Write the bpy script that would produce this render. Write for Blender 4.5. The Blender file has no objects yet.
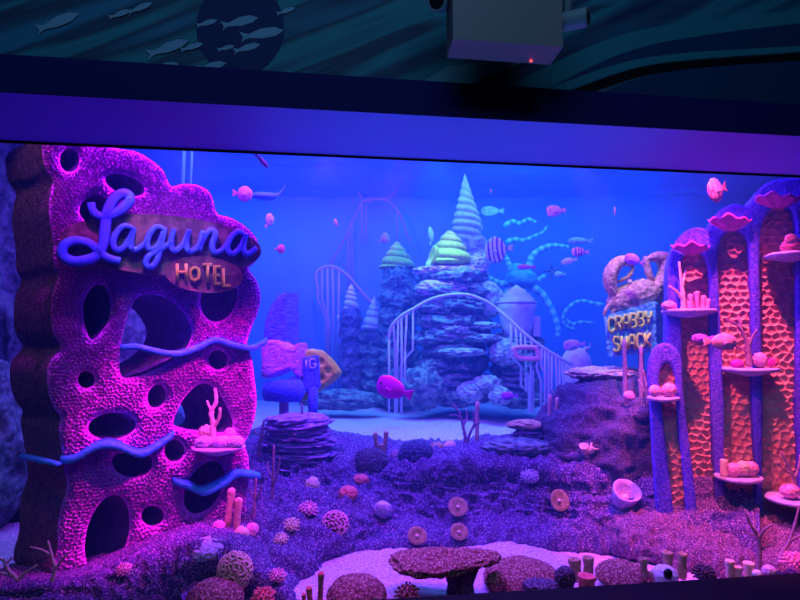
import bpy, bmesh, math, random
import numpy as np
from mathutils import Vector, Matrix, Quaternion
from mathutils.bvhtree import BVHTree
random.seed(7)
PI = math.pi
SC = bpy.context.scene
C = SC.collection
# ------------------------------------------------------------------ camera geometry
CAM = Vector((0, 0, 1.6)); TH = math.radians(3.8); FPX = 600.0
FWD = Vector((0, math.cos(TH), math.sin(TH))); UP = Vector((0, -math.sin(TH), math.cos(TH)))
def ray(px, py): return Vector(((px-400)/FPX, 0, 0)) + FWD + UP*((300-py)/FPX)
def P(px, py, Y):
    d = ray(px, py); return CAM + d*(Y/d.y)
def Pz(px, py, z):
    d = ray(px, py); return CAM + d*((z-CAM.z)/d.z)
def S(px, Y): return px*Y/FPX
class Plane:
    def __init__(s, O, yaw):
        s.O = O.copy(); a = math.radians(yaw)
        s.U = Vector((math.cos(a), math.sin(a), 0)); s.V = Vector((0, 0, 1)); s.N = Vector((math.sin(a), -math.cos(a), 0))
    def uv(s, px, py, n=0.0):
        d = ray(px, py); t = (s.O + s.N*n - CAM).dot(s.N)/d.dot(s.N); p = CAM + d*t - s.O
        return (p.dot(s.U), p.dot(s.V))
    def W(s, u, v, n=0.0): return s.O + s.U*u + s.V*v + s.N*n
    def px(s, x, y, n=0.0): return s.W(*s.uv(x, y, n), n)
# ------------------------------------------------------------------ materials
MATS = {}
def mat(name, col, rough=.7, col2=None, scale=20, bump=0, bscale=40, kind='noise', spec=.3, metal=0, ramp=(.4, .6), emit=None):
    if name in MATS: return MATS[name]
    m = bpy.data.materials.new(name); m.use_nodes = True
    nt = m.node_tree; b = nt.nodes['Principled BSDF']; L = nt.links.new
    b.inputs['Base Color'].default_value = (*col, 1); b.inputs['Roughness'].default_value = rough
    b.inputs['Specular IOR Level'].default_value = spec; b.inputs['Metallic'].default_value = metal
    tc = nt.nodes.new('ShaderNodeTexCoord')
    if emit:
        b.inputs['Emission Color'].default_value = (*emit[:3], 1); b.inputs['Emission Strength'].default_value = emit[3]
    if col2:
        if kind == 'voronoi':
            t = nt.nodes.new('ShaderNodeTexVoronoi'); t.inputs['Scale'].default_value = scale; o = t.outputs['Distance']
        else:
            t = nt.nodes.new('ShaderNodeTexNoise'); t.inputs['Scale'].default_value = scale; t.inputs['Detail'].default_value = 6; o = t.outputs['Fac']
        L(tc.outputs['Object'], t.inputs['Vector'])
        r = nt.nodes.new('ShaderNodeValToRGB'); r.color_ramp.elements[0].position = ramp[0]; r.color_ramp.elements[1].position = ramp[1]
        r.color_ramp.elements[0].color = (*col, 1); r.color_ramp.elements[1].color = (*col2, 1)
        L(o, r.inputs['Fac']); L(r.outputs['Color'], b.inputs['Base Color'])
    if bump:
        t = nt.nodes.new('ShaderNodeTexNoise'); t.inputs['Scale'].default_value = bscale; t.inputs['Detail'].default_value = 5
        L(tc.outputs['Object'], t.inputs['Vector'])
        bp = nt.nodes.new('ShaderNodeBump'); bp.inputs['Strength'].default_value = bump; bp.inputs['Distance'].default_value = .02
        L(t.outputs['Fac'], bp.inputs['Height']); L(bp.outputs['Normal'], b.inputs['Normal'])
    MATS[name] = m
    return m
# ------------------------------------------------------------------ numpy noise
def _h(i, seed):
    n = (i[..., 0]*374761393 + i[..., 1]*668265263 + i[..., 2]*2147483647 + seed*974634777) & 0xffffffff
    n = ((n ^ (n >> 13))*1274126177) & 0xffffffff
    n = ((n ^ (n >> 16))*2246822519) & 0xffffffff
    return ((n ^ (n >> 15)) & 0xffff)/65535.0
def vnoise(p, seed=0):
    i = np.floor(p).astype(np.int64); f = p-i; f = f*f*(3-2*f); r = 0
    for dx in (0, 1):
        for dy in (0, 1):
            for dz in (0, 1):
                w = (f[..., 0] if dx else 1-f[..., 0])*(f[..., 1] if dy else 1-f[..., 1])*(f[..., 2] if dz else 1-f[..., 2])
                r = r + w*_h(i+np.array([dx, dy, dz]), seed)
    return r*2-1
def fbm(p, scale, octv=4, seed=0, ridged=False):
    p = np.asarray(p, float)*scale; r = 0; a = 1; t = 0
    for k in range(octv):
        n = vnoise(p, seed+k)
        if ridged: n = 1-2*np.abs(n)
        r = r+a*n; t += a; a *= .52; p = p*2.03+7.1
    return r/t
def cells(u, v, size, jit=.35, seed=1):
    """F1, F2 distances (in units of size) to a jittered honeycomb of points"""
    u = np.asarray(u)/size; v = np.asarray(v)/(size*.87); fv = np.floor(v).astype(np.int64)
    f1 = np.full(u.shape, 9.); f2 = np.full(u.shape, 9.)
    for dj in (-2, -1, 0, 1, 2):
        j = fv+dj; off = .5*(j & 1); fu = np.floor(u-off).astype(np.int64)
        for di in (-2, -1, 0, 1, 2):
            i = fu+di; q = np.stack([i, j, i*0], -1)
            cx = i+.5+off+jit*(_h(q, seed)-.5)*2; cy = (j+.5+jit*(_h(q, seed+9)-.5)*2)*.87
            d = np.hypot(u-cx, v*.87-cy)
            f2 = np.minimum(f2, np.maximum(f1, d)); f1 = np.minimum(f1, d)
    return f1, f2
def sstep(a, b, x):
    t = np.clip((x-a)/(b-a), 0, 1); return t*t*(3-2*t)
# ------------------------------------------------------------------ mesh builder
class MB:
    def __init__(s): s.v = []; s.f = []; s.m = []
    def add(s, vs, fs, mi=0):
        b = len(s.v); s.v.extend(Vector(v) for v in vs)
        for k, f in enumerate(fs):
            s.f.append(tuple(b+i for i in f)); s.m.append(mi[k] if isinstance(mi, (list, tuple)) else mi)
        return s
    def xf(s, M):
        s.v = [M @ v for v in s.v]; return s
    def obj(s, name, mats, parent=None, loc=None, smooth=True):
        if not isinstance(mats, (list, tuple)): mats = [mats]
        loc = Vector(loc) if loc is not None else (Vector(parent.location) if parent is not None and parent.parent is None else Vector((0, 0, 0)))
        if parent is not None and parent.parent is not None: loc = Vector(parent.parent.location)
        me = bpy.data.meshes.new(name); me.from_pydata([v-loc for v in s.v], [], s.f); me.update()
        for mm in mats: me.materials.append(mm)
        me.polygons.foreach_set('material_index', s.m)
        if smooth: me.polygons.foreach_set('use_smooth', [True]*len(s.f))
        o = bpy.data.objects.new(name, me); C.objects.link(o)
        if parent is not None: o.parent = parent
        else: o.location = loc
        return o
def tag(o, label=None, cat=None, group=None, kind=None):
    if label: o['label'] = label
    if cat: o['category'] = cat
    if group: o['group'] = group
    if kind: o['kind'] = kind
    return o
def thing(name, label, cat, loc, group=None):
    o = bpy.data.objects.new(name, None); C.objects.link(o); o.location = loc; o.empty_display_size = .05
    return tag(o, label, cat, group)
def cr(pts, n=8, closed=False):
    """Catmull-Rom through pts (tuples of any size), n samples per span"""
    A = [np.array(p, float) for p in pts]; N = len(A); out = []
    for i in range(N if closed else N-1):
        if closed: p0, p1, p2, p3 = A[i-1], A[i], A[(i+1) % N], A[(i+2) % N]
        else: p0, p1, p2, p3 = A[max(i-1, 0)], A[i], A[i+1], A[min(i+2, N-1)]
        for k in range(n):
            t = k/n; out.append(.5*((2*p1)+(-p0+p2)*t+(2*p0-5*p1+4*p2-p3)*t*t+(-p0+3*p1-3*p2+p3)*t**3))
    if not closed: out.append(A[-1])
    return out
def tube(mb, pts, r, seg=8, mi=0, cap=True, flat=1.0, mfun=None):
    pts = [Vector(p) for p in pts]; n = len(pts)
    if not hasattr(r, '__len__'): r = [r]*n
    T = [(pts[min(i+1, n-1)]-pts[max(i-1, 0)]).normalized() for i in range(n)]
    a = Vector((0, 0, 1)) if abs(T[0].z) < .9 else Vector((1, 0, 0))
    x = T[0].cross(a).normalized(); vs = []; fs = []; ms = []
    for i in range(n):
        x = (x-T[i]*x.dot(T[i])).normalized(); y = T[i].cross(x)
        for k in range(seg):
            an = 2*PI*k/seg; vs.append(pts[i]+x*(math.cos(an)*r[i])+y*(math.sin(an)*r[i]*flat))
    for i in range(n-1):
        for k in range(seg):
            k2 = (k+1) % seg; fs.append((i*seg+k, i*seg+k2, (i+1)*seg+k2, (i+1)*seg+k)); ms.append(mfun(i) if mfun else mi)
    if cap:
        vs.append(pts[0]-T[0]*r[0]*.4); vs.append(pts[-1]+T[-1]*r[-1]*.6); c0 = n*seg
        for k in range(seg):
            fs.append((c0, (k+1) % seg, k)); fs.append((c0+1, (n-1)*seg+k, (n-1)*seg+(k+1) % seg)); ms += [mfun(0) if mfun else mi, mfun(n-2) if mfun else mi]
    mb.add(vs, fs, ms); return mb
def lathe(mb, prof, seg=20, mi=0, M=None, wob=0):
    vs = []; fs = []; n = len(prof)
    for i, (r, z) in enumerate(prof):
        for k in range(seg):
            a = 2*PI*k/seg; rr = r*(1+wob*math.sin(a*3+i*.7)); vs.append(Vector((rr*math.cos(a), rr*math.sin(a), z)))
    for i in range(n-1):
        for k in range(seg):
            k2 = (k+1) % seg; fs.append((i*seg+k, i*seg+k2, (i+1)*seg+k2, (i+1)*seg+k))
    fs.append(tuple(reversed(range(seg)))); fs.append(tuple(range((n-1)*seg, n*seg)))
    if M is not None: vs = [M @ v for v in vs]
    return mb.add(vs, fs, mi)
_ico = {}
def ico(sub):
    if sub not in _ico:
        bm = bmesh.new(); bmesh.ops.create_icosphere(bm, subdivisions=sub, radius=1)
        bm.verts.ensure_lookup_table()
        _ico[sub] = (np.array([v.co[:] for v in bm.verts]), [tuple(v.index for v in f.verts) for f in bm.faces]); bm.free()
    return _ico[sub]
def blob(mb, c, rad, amp=.1, freq=2.0, sub=4, seed=0, ridged=False, mi=0, R=None, oct=4, fun=None, clip=None):
    V, F = ico(sub); V = V.copy()
    d = fbm(V+seed*3.1, freq, oct, seed, ridged)*amp
    if fun is not None: d = d+fun(V)
    W = V*(1+d)[:, None]
    if clip is not None: W[:, 2] = np.maximum(W[:, 2], clip)
    W = W*np.array(rad); c = Vector(c)
    vs = [Vector(w) for w in W]
    if R is not None: vs = [R @ v for v in vs]
    return mb.add([v+c for v in vs], F, mi)
def box(mb, lo, hi, mi=0, M=None):
    vs = [Vector((x, y, z)) for z in (lo[2], hi[2]) for y in (lo[1], hi[1]) for x in (lo[0], hi[0])]
    if M is not None: vs = [M @ v for v in vs]
    return mb.add(vs, [(0, 2, 3, 1), (4, 5, 7, 6), (0, 1, 5, 4), (2, 6, 7, 3), (0, 4, 6, 2), (1, 3, 7, 5)], mi)
def rot_to(n):
    return Vector((0, 0, 1)).rotation_difference(Vector(n).normalized()).to_matrix().to_4x4()
# polygons in a plane, with holes, as a fine relief grid, with walls and a back
def inside(u, v, poly):
    p = np.asarray(poly); r = np.zeros(u.shape, bool); x0, y0 = p[-1]
    for x1, y1 in p:
        c = ((y0 > v) != (y1 > v))
        with np.errstate(divide='ignore', invalid='ignore'):
            r ^= c & (u < (x1-x0)*(v-y0)/(y1-y0)+x0)
        x0, y0 = x1, y1
    return r
def nearest(u, v, polys):
    best = np.full(u.shape, 1e9); bu = u.copy(); bv = v.copy()
    for poly in polys:
        p = np.asarray(poly); x0, y0 = p[-1]
        for x1, y1 in p:
            dx, dy = x1-x0, y1-y0; L2 = dx*dx+dy*dy+1e-12
            t = np.clip(((u-x0)*dx+(v-y0)*dy)/L2, 0, 1); qx = x0+t*dx; qy = y0+t*dy
            d = np.hypot(u-qx, v-qy); k = d < best
            best[k] = d[k]; bu[k] = qx[k]; bv[k] = qy[k]; x0, y0 = x1, y1
    return best, bu, bv
def slab(mb, pl, outline, holes, ext, step, hfun, nside=6, side_noise=0, m_front=0, m_side=1, m_hole=None, n0=0.0):
    """outline/holes: lists of (u,v). ext: world vector from front to back."""
    o = np.asarray(outline); u0, v0 = o.min(0)-step; u1, v1 = o.max(0)+step
    nu = int((u1-u0)/step)+2; nv = int((v1-v0)/step)+2
    U, V = np.meshgrid(u0+np.arange(nu)*step, v0+np.arange(nv)*step, indexing='ij')
    k = inside(U, V, o)
    for h in holes: k &= ~inside(U, V, h)
    q = k[:-1, :-1] & k[1:, :-1] & k[1:, 1:] & k[:-1, 1:]
    used = np.zeros_like(k)
    for a, b in ((0, 0), (1, 0), (1, 1), (0, 1)): used[a:nu-1+a, b:nv-1+b] |= q
    full = np.zeros((nu+1, nv+1), int); full[1:-1, 1:-1] = q
    cnt = full[:-1, :-1]+full[1:, :-1]+full[1:, 1:]+full[:-1, 1:]
    bd = used & (cnt < 4)
    idx = -np.ones((nu, nv), int); idx[used] = np.arange(used.sum())
    uu = U[used]; vv = V[used]; b = bd[used]
    dist, nu_, nv_ = nearest(uu, vv, [o]+list(holes))
    kk = b & (dist < step*1.6); uu = np.where(kk, nu_, uu); vv = np.where(kk, nv_, vv); dist = np.where(b, 0, dist)
    H = hfun(uu, vv, dist)+n0
    front = [pl.W(a, c, h) for a, c, h in zip(uu, vv, H)]
    ii, jj = np.nonzero(q)
    A, B, D, E = idx[ii, jj], idx[ii+1, jj], idx[ii+1, jj+1], idx[ii, jj+1]
    faces = [tuple(map(int, t)) for t in zip(A, B, D, E)]
    mb.add(front, faces, m_front)
    nb = len(front); back = [p+ext for p in (pl.W(a, c, n0) for a, c in zip(uu, vv))]
    mb.add(back, [tuple(reversed(f)) for f in faces], m_side)
    edges = {}
    for f in faces:
        for t in range(4):
            e = (f[t], f[(t+1) % 4])
            if (e[1], e[0]) in edges: del edges[(e[1], e[0])]
            else: edges[e] = 1
    bv = sorted({i for e in edges for i in e}); loc = {i: n for n, i in enumerate(bv)}
    rows = []
    for r in range(nside+1):
        t = r/nside; rows.append([front[i].lerp(back[i], t) for i in bv])
    if side_noise:
        for r in range(1, nside):
            pts = np.array([p[:] for p in rows[r]]); nn = fbm(pts, 9, 3, 5)*side_noise
            rows[r] = [p+Vector((n*.6, -n*.3, n)) for p, n in zip(rows[r], nn)]
    vs = [p for row in rows for p in row]; n = len(bv); fs = []; ms = []
    mh = m_side if m_hole is None else m_hole
    dO = None
    if holes:
        oo = nearest(uu[bv], vv[bv], [o])[0] < step*.5
    else: oo = np.ones(n, bool)
    for (a, c) in edges:
        a, c = loc[a], loc[c]
        for r in range(nside):
            fs.append((r*n+c, r*n+a, (r+1)*n+a, (r+1)*n+c)); ms.append(m_side if oo[a] else mh)
    mb.add(vs, fs, ms)
    return mb
def ell(cx, cy, rx, ry, rot=0, n=28):
    a = math.radians(rot); r = []
    for k in range(n):
        t = 2*PI*k/n; x, y = rx*math.cos(t), ry*math.sin(t); r.append((cx+x*math.cos(a)-y*math.sin(a), cy+x*math.sin(a)+y*math.cos(a)))
    return r
def ribbon(mb, pl, pts, w, n0, n1, mi=0, mside=None):
    """thick stroke in a plane; pts (u,v), w width or list"""
    n = len(pts); p = [np.array(q, float) for q in pts]
    if not hasattr(w, '__len__'): w = [w]*n
    vs = []; fs = []; ms = []
    for i in range(n):
        a = p[i]-p[max(i-1, 0)]; b = p[min(i+1, n-1)]-p[i]
        a = a/(np.linalg.norm(a)+1e-9); b = b/(np.linalg.norm(b)+1e-9)
        if i == 0: a = b
        if i == n-1: b = a
        t = a+b; t = t/(np.linalg.norm(t)+1e-9); nn = np.array([-t[1], t[0]]); k = min(1/max(.5, abs(float(nn @ np.array([-a[1], a[0]])))), 1.5)
        for h, s in ((n0, 1), (n1-.15*(n1-n0), 1), (n1, .78), (n1, -.78), (n1-.15*(n1-n0), -1), (n0, -1)):
            q = p[i]+nn*w[i]*.5*k*s; vs.append(pl.W(q[0], q[1], h))
    for i in range(n-1):
        for k in range(5): fs.append((i*6+k, i*6+k+1, i*6+7+k, i*6+6+k)); ms.append(mi if k == 2 else (mi if mside is None else mside))
    fs.append(tuple(range(5, -1, -1))); fs.append(tuple(range((n-1)*6, n*6))); ms += [mi, mi]
    return mb.add(vs, fs, ms)
LET = {'C': [[(1, .8), (.75, 1), (.25, 1), (0, .78), (0, .22), (.25, 0), (.75, 0), (1, .2)]],
 'R': [[(0, 0), (0, 1), (.7, 1), (1, .85), (1, .62), (.7, .48), (0, .48)], [(.5, .48), (1, 0)]],
 'A': [[(0, 0), (0, .75), (.3, 1), (.7, 1), (1, .75), (1, 0)], [(0, .4), (1, .4)]],
 'B': [[(0, 0), (0, 1), (.7, 1), (.95, .85), (.95, .65), (.7, .52), (0, .52)], [(.6, .52), (1, .38), (1, .15), (.7, 0), (0, 0)]],
 'Y': [[(0, 1), (0, .65), (.5, .45), (1, .65), (1, 1)], [(.5, .45), (.5, 0)]],
 'S': [[(1, .82), (.75, 1), (.25, 1), (0, .82), (0, .65), (.25, .52), (.75, .48), (1, .35), (1, .18), (.75, 0), (.25, 0), (0, .18)]],
 'H': [[(0, 0), (0, 1)], [(1, 0), (1, 1)], [(0, .5), (1, .5)]], 'K': [[(0, 0), (0, 1)], [(1, 1), (.15, .5), (1, 0)]],
 'O': [[(.5, 1), (.1, .85), (0, .5), (.1, .15), (.5, 0), (.9, .15), (1, .5), (.9, .85), (.5, 1)]],
 'T': [[(0, 1), (1, 1)], [(.5, 1), (.5, 0)]], 'E': [[(1, 1), (0, 1), (0, 0), (1, 0)], [(0, .5), (.85, .5)]], 'L': [[(0, 1), (0, 0), (1, 0)]],
 'I': [[(.5, 0), (.5, 1)]], 'G': [[(1, .8), (.75, 1), (.25, 1), (0, .78), (0, .22), (.25, 0), (.75, 0), (1, .22), (1, .45), (.55, .45)]]}
def letter(mb, pl, ch, quad, w, n0, n1, mi=0):
    """quad: px x0,x1, ytop, ybot"""
    x0, x1, yt, yb = quad
    for st in LET[ch]:
        ribbon(mb, pl, [pl.uv(x0+a*(x1-x0), yb+b*(yt-yb), n0) for a, b in st], w, n0, n1, mi)
# param surface through rows of control points
TERR = []
def terrain(name, rows, nc, nr, amp, freq, seed, material, ridged=.5, fine=.012, kind=None, label=None, cat=None, register=True, loc=None):
    R = []
    for row in rows:
        a = cr([tuple(p) for p in row], 12); a = np.array(a); t = np.linspace(0, len(a)-1, nc); i = np.minimum(t.astype(int), len(a)-2); f = (t-i)[:, None]
        R.append(a[i]*(1-f)+a[i+1]*f)
    R = np.array(R); G = []
    for c in range(nc):
        a = np.array(cr([tuple(x) for x in R[:, c]], 12)); t = np.linspace(0, len(a)-1, nr); i = np.minimum(t.astype(int), len(a)-2); f = (t-i)[:, None]
        G.append(a[i]*(1-f)+a[i+1]*f)
    G = np.array(G)
    du = np.gradient(G, axis=0); dv = np.gradient(G, axis=1); n = np.cross(du, dv); n /= np.linalg.norm(n, axis=2, keepdims=True)+1e-9
    if n[:, :, 2].mean() < 0: n = -n
    d = amp*((1-ridged)*fbm(G, freq, 4, seed)+ridged*fbm(G, freq*1.3, 4, seed+20, True))+fine*fbm(G, freq*5, 4, seed+40, True)
    G = G+n*d[:, :, None]
    mb = MB(); fs = []
    for i in range(nc-1):
        for j in range(nr-1): fs.append((i*nr+j, i*nr+j+1, (i+1)*nr+j+1, (i+1)*nr+j))
    if np.cross(du, dv)[:, :, 2].mean() > 0: fs = [tuple(reversed(f)) for f in fs]
    mb.add([Vector(p) for p in G.reshape(-1, 3)], fs)
    if register: TERR.append(BVHTree.FromPolygons(mb.v, mb.f))
    c = Vector(G.reshape(-1, 3).mean(0)) if loc is None else Vector(loc); c.z = G[:, :, 2].min()
    o = mb.obj(name, material, None, c); tag(o, label, cat, None, kind); return o
def reg(mb): TERR.append(BVHTree.FromPolygons(mb.v, mb.f))
def hit(px, py, default=4.0):
    d = ray(px, py).normalized(); best = None
    for t in TERR:
        h = t.ray_cast(CAM, d)
        if h[0] is not None and (best is None or h[3] < best[2]): best = (h[0], h[1], h[3])
    if best is None: return P(px, py, default), Vector((0, -.5, .8))
    n = best[1]
    if n.dot(d) > 0: n = -n
    return best[0], n
# ================================================================== camera, world
cd = bpy.data.cameras.new('camera'); cam = bpy.data.objects.new('camera', cd); C.objects.link(cam)
cd.sensor_width = 36; cd.lens = 27; cd.clip_start = .05; cam.location = CAM; cam.rotation_euler = (PI/2+TH, 0, 0); SC.camera = cam
w = bpy.data.worlds.new('world'); SC.world = w; w.use_nodes = True
w.node_tree.nodes['Background'].inputs[0].default_value = (.1, .3, .5, 1); w.node_tree.nodes['Background'].inputs[1].default_value = .012
SC.view_settings.view_transform = 'Standard'; SC.view_settings.look = 'None'; SC.view_settings.gamma = 1; SC.view_settings.use_curve_mapping = False
SC.view_settings.exposure = 0
SC.cycles.volume_bounces = 0; SC.cycles.max_bounces = 6; SC.cycles.diffuse_bounces = 3; SC.cycles.transparent_max_bounces = 12
SC.cycles.volume_step_rate = 4; SC.cycles.caustics_reflective = False; SC.cycles.caustics_refractive = False
SC.cycles.sample_clamp_indirect = 3
GL = Plane(Vector((0, 3.03, 0)), 8.3)              # the window of the tank
# ------------------------------------------------------------------ materials
M_rock = mat('reef_rock', (.10, .045, .22), .9, (.8, .5, .85), 85, 1, 100, ramp=(.50, .76))
M_rockd = mat('reef_rock_dark', (.07, .05, .13), .9, (.32, .24, .38), 90, 1, 100, ramp=(.5, .76))
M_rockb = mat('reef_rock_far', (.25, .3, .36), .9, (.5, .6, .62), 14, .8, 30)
M_bank = mat('bank_rock', (.05, .07, .1), .9, (.16, .2, .25), 14, .8, 30)
M_sand = mat('sand', (.5, .29, .48), .95, (.97, .66, .93), 75, .7, 90, ramp=(.38, .6))
M_blue = mat('tank_wall_blue', (.09, .22, .72), .9, (.11, .26, .8), 1.2)
M_navy = mat('navy_fascia', (.012, .008, .10), .7, spec=.1)
M_soffit = mat('soffit_paint', (.14, .16, .7), .5, spec=.4)
M_black = mat('black_sill', (.004, .004, .007), .8, spec=.1)
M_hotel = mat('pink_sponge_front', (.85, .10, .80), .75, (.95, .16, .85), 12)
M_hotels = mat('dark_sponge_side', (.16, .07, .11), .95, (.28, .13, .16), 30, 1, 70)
M_hole = mat('hole_shade', (.05, .025, .1), .9, (.09, .04, .16), 20, .5, 40)  # hole walls coloured dark blue, standing in for their unlit shade
M_wave = mat('blue_ledge', (.03, .34, .72), .6, (.05, .46, .82), 18, .4, 40)
M_bronze = mat('bronze_plaque', (.11, .085, .045), .5, (.25, .19, .11), 14, .3, 40, metal=.15)
M_letter = mat('blue_letter', (.07, .25, .95), .5, (.10, .36, .9), 20)
M_letters = mat('blue_letter_side', (.05, .12, .5), .6)
M_gold = mat('gold_letter', (.58, .70, .03), .4, (.72, .84, .06), 30)
M_yel = mat('pale_yellow_letter', (.92, .86, .05), .5, (.98, .94, .10), 30)
M_orange = mat('coral_orange', (.92, .34, .26), .7, (.98, .46, .34), 14)
M_frame = mat('blue_violet_frame', (.06, .05, .62), .8, (.16, .09, .75), 60, .7, 90)
M_pink = mat('pink_coral', (.95, .28, .55), .7, (.98, .42, .62), 30, .3, 60)
M_magenta = mat('magenta_fan', (.72, .03, .42), .6, (.85, .06, .5), 20)
M_shelf = mat('lilac_shelf', (.5, .4, .68), .8, (.62, .5, .75), 40, .5, 60)
M_peach = mat('peach_coral', (.92, .55, .46), .8, (.98, .68, .55), 40, .4, 90)
M_redc = mat('red_coral', (.8, .12, .16), .8, (.9, .25, .25), 40, .4, 90)
M_lilac = mat('lilac_coral', (.62, .42, .75), .8, (.75, .55, .85), 40, .5, 90)
M_brown = mat('brown_coral', (.80, .42, .36), .85, (.24, .07, .08), 70, .8, 90, 'voronoi', ramp=(.1, .55))
M_dark = mat('dark_coral', (.035, .02, .06), .9, (.20, .14, .24), 100, .8, 90, 'voronoi', ramp=(.35, .8))
M_tan = mat('tan_coral', (.44, .27, .17), .8, (.60, .40, .26), 30, .5, 60)
M_branch = mat('branch_coral', (.70, .36, .34), .8, (.82, .46, .42), 30, .4, 60)
M_branchp = mat('purple_branch', (.30, .15, .26), .8, (.42, .22, .34), 30, .4, 60)
M_white = mat('pale_shell', (.72, .74, .82), .6, (.85, .85, .9), 20, .2, 40)
M_black_eye = mat('black_eye', (.005, .005, .008), .2)
# ================================================================== the setting
def glassline(px): # world x on the window line for a pixel column at its height
    return GL.uv(px, 300)[0]
mb = MB()
for nm, pts in (('x', None),): pass
def prism(mb, pl, u0, u1, n0, n1, z0, z1, mi=0):
    vs = [pl.W(u, z-pl.O.z, n) for z in (z0, z1) for n in (n0, n1) for u in (u0, u1)]
    return mb.add(vs, [(0, 1, 3, 2), (4, 6, 7, 5), (0, 4, 5, 1), (2, 3, 7, 6), (0, 2, 6, 4), (1, 5, 7, 3)], mi)
ZT = 2.53; ZB = .342
mb = MB(); prism(mb, GL, -4.5, 4.5, .0, .60, ZT, ZT+.15, [1, 0, 0, 0, 0, 0]); tag(mb.obj('trim_1', [M_navy, M_soffit], None, GL.W(0, ZT), False), 'deep navy fascia beam over the tank window with a blue lit soffit', kind='structure')
mb = MB(); prism(mb, GL, -4.5, 4.5, .012, .5, 0, ZB); tag(mb.obj('trim_2', M_black, None, GL.W(0, 0), False), 'black sill below the tank window', kind='structure')
mb = MB(); prism(mb, GL, -4.5, 4.5, .011, .016, ZT-.012, ZT+.001); tag(mb.obj('trim_3', M_black, None, GL.W(0, ZT), False), 'thin black seal along the top of the tank window', kind='structure')
# glass: clear with a weak mirror
mg = bpy.data.materials.new('acrylic_pane'); mg.use_nodes = True; nt = mg.node_tree; nt.nodes.clear()
out = nt.nodes.new('ShaderNodeOutputMaterial'); mx = nt.nodes.new('ShaderNodeMixShader'); tr = nt.nodes.new('ShaderNodeBsdfTransparent'); gl = nt.nodes.new('ShaderNodeBsdfGlossy')
gl.inputs['Roughness'].default_value = .02; mx.inputs[0].default_value = .015; nt.links.new(tr.outputs[0], mx.inputs[1]); nt.links.new(gl.outputs[0], mx.inputs[2]); nt.links.new(mx.outputs[0], out.inputs[0])
mb = MB(); prism(mb, GL, -4.5, 4.5, 0, .01, ZB, ZT); tag(mb.obj('window_1', mg, None, GL.W(0, ZB), False), 'clear viewing window of the tank', kind='structure')
# tank shell
YB = 9.6; ZS = 3.92
def quadobj(name, vs, m, kind='structure', label=None, loc=None):
    mb = MB(); mb.add(vs, [(0, 1, 2, 3)]); return tag(mb.obj(name, m, None, loc or vs[0], False), label, kind=kind)
quadobj('wall_back', [Vector((-7, YB, 0)), Vector((7, YB, 0)), Vector((7, YB, 4.2)), Vector((-7, YB, 4.2))], M_blue, label='blue back wall of the tank')
a0 = GL.W(-4.5, 0, -.02); a1 = GL.W(4.5, 0, -.02)
quadobj('wall_left', [a0, Vector((-7, YB, 0)), Vector((-7, YB, 4.2)), a0+Vector((0, 0, 4.2))], M_blue, label='blue left wall of the tank')
quadobj('wall_right', [Vector((7, YB, 0)), a1, a1+Vector((0, 0, 4.2)), Vector((7, YB, 4.2))], M_blue, label='blue right wall of the tank')
# front upper wall of the tank behind the mural, keeps the lamp light in
quadobj('wall_front', [GL.W(-4.5, ZT, -.005), GL.W(4.5, ZT, -.005), GL.W(4.5, 4.3, -.005), GL.W(-4.5, 4.3, -.005)], M_navy)
# rippled water surface seen from below
mw = bpy.data.materials.new('water_surface'); mw.use_nodes = True; nt = mw.node_tree; b = nt.nodes['Principled BSDF']
b.inputs['Base Color'].default_value = (.05, .2, .6, 1); b.inputs['Roughness'].default_value = .08; b.inputs['Specular IOR Level'].default_value = .9
mb = MB(); nx, ny = 90, 60; vs = []; fs = []
for j in range(ny):
    for i in range(nx):
        vs.append(Vector((-7+14*i/(nx-1), 2.4+(YB-2.4)*j/(ny-1), 0)))
pz = np.array([v[:] for v in vs]); zz = fbm(pz*np.array([1, 1.6, 1]), 1.7, 3, 3)*.07
vs = [Vector((v.x, v.y, ZS+z)) for v, z in zip(vs, zz)]
for j in range(ny-1):
    for i in range(nx-1): fs.append((j*nx+i, (j+1)*nx+i, (j+1)*nx+i+1, j*nx+i+1))
mb.add(vs, fs); tag(mb.obj('ceiling_water', mw, None, (0, 6, ZS)), 'rippled underside of the water surface', kind='structure')
# the water itself
mv = bpy.data.materials.new('water_body'); mv.use_nodes = True; nt = mv.node_tree; nt.nodes.clear()
out = nt.nodes.new('ShaderNodeOutputMaterial'); ad = nt.nodes.new('ShaderNodeAddShader'); vs_ = nt.nodes.new('ShaderNodeVolumeScatter'); va = nt.nodes.new('ShaderNodeVolumeAbsorption')
vs_.inputs['Color'].default_value = (.08, .28, .95, 1); vs_.inputs['Density'].default_value = .075; vs_.inputs['Anisotropy'].default_value = 0
va.inputs['Color'].default_value = (.25, .7, .97, 1); va.inputs['Density'].default_value = .09
nt.links.new(vs_.outputs[0], ad.inputs[0]); nt.links.new(va.outputs[0], ad.inputs[1]); nt.links.new(ad.outputs[0], out.inputs['Volume'])
g0 = GL.W(-4.4, 0, -.03); g1 = GL.W(4.4, 0, -.03); pts = [g0, g1, Vector((6.9, YB-.05, 0)), Vector((-6.9, YB-.05, 0))]
mb = MB(); mb.add([p+Vector((0, 0, .02)) for p in pts]+[p+Vector((0, 0, 4.05)) for p in pts], [(3, 2, 1, 0), (4, 5, 6, 7), (0, 1, 5, 4), (1, 2, 6, 5), (2, 3, 7, 6), (3, 0, 4, 7)])
tag(mb.obj('water', mv, None, (0, 5, .02), False), 'clear blue water filling the tank', kind='structure')
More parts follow.
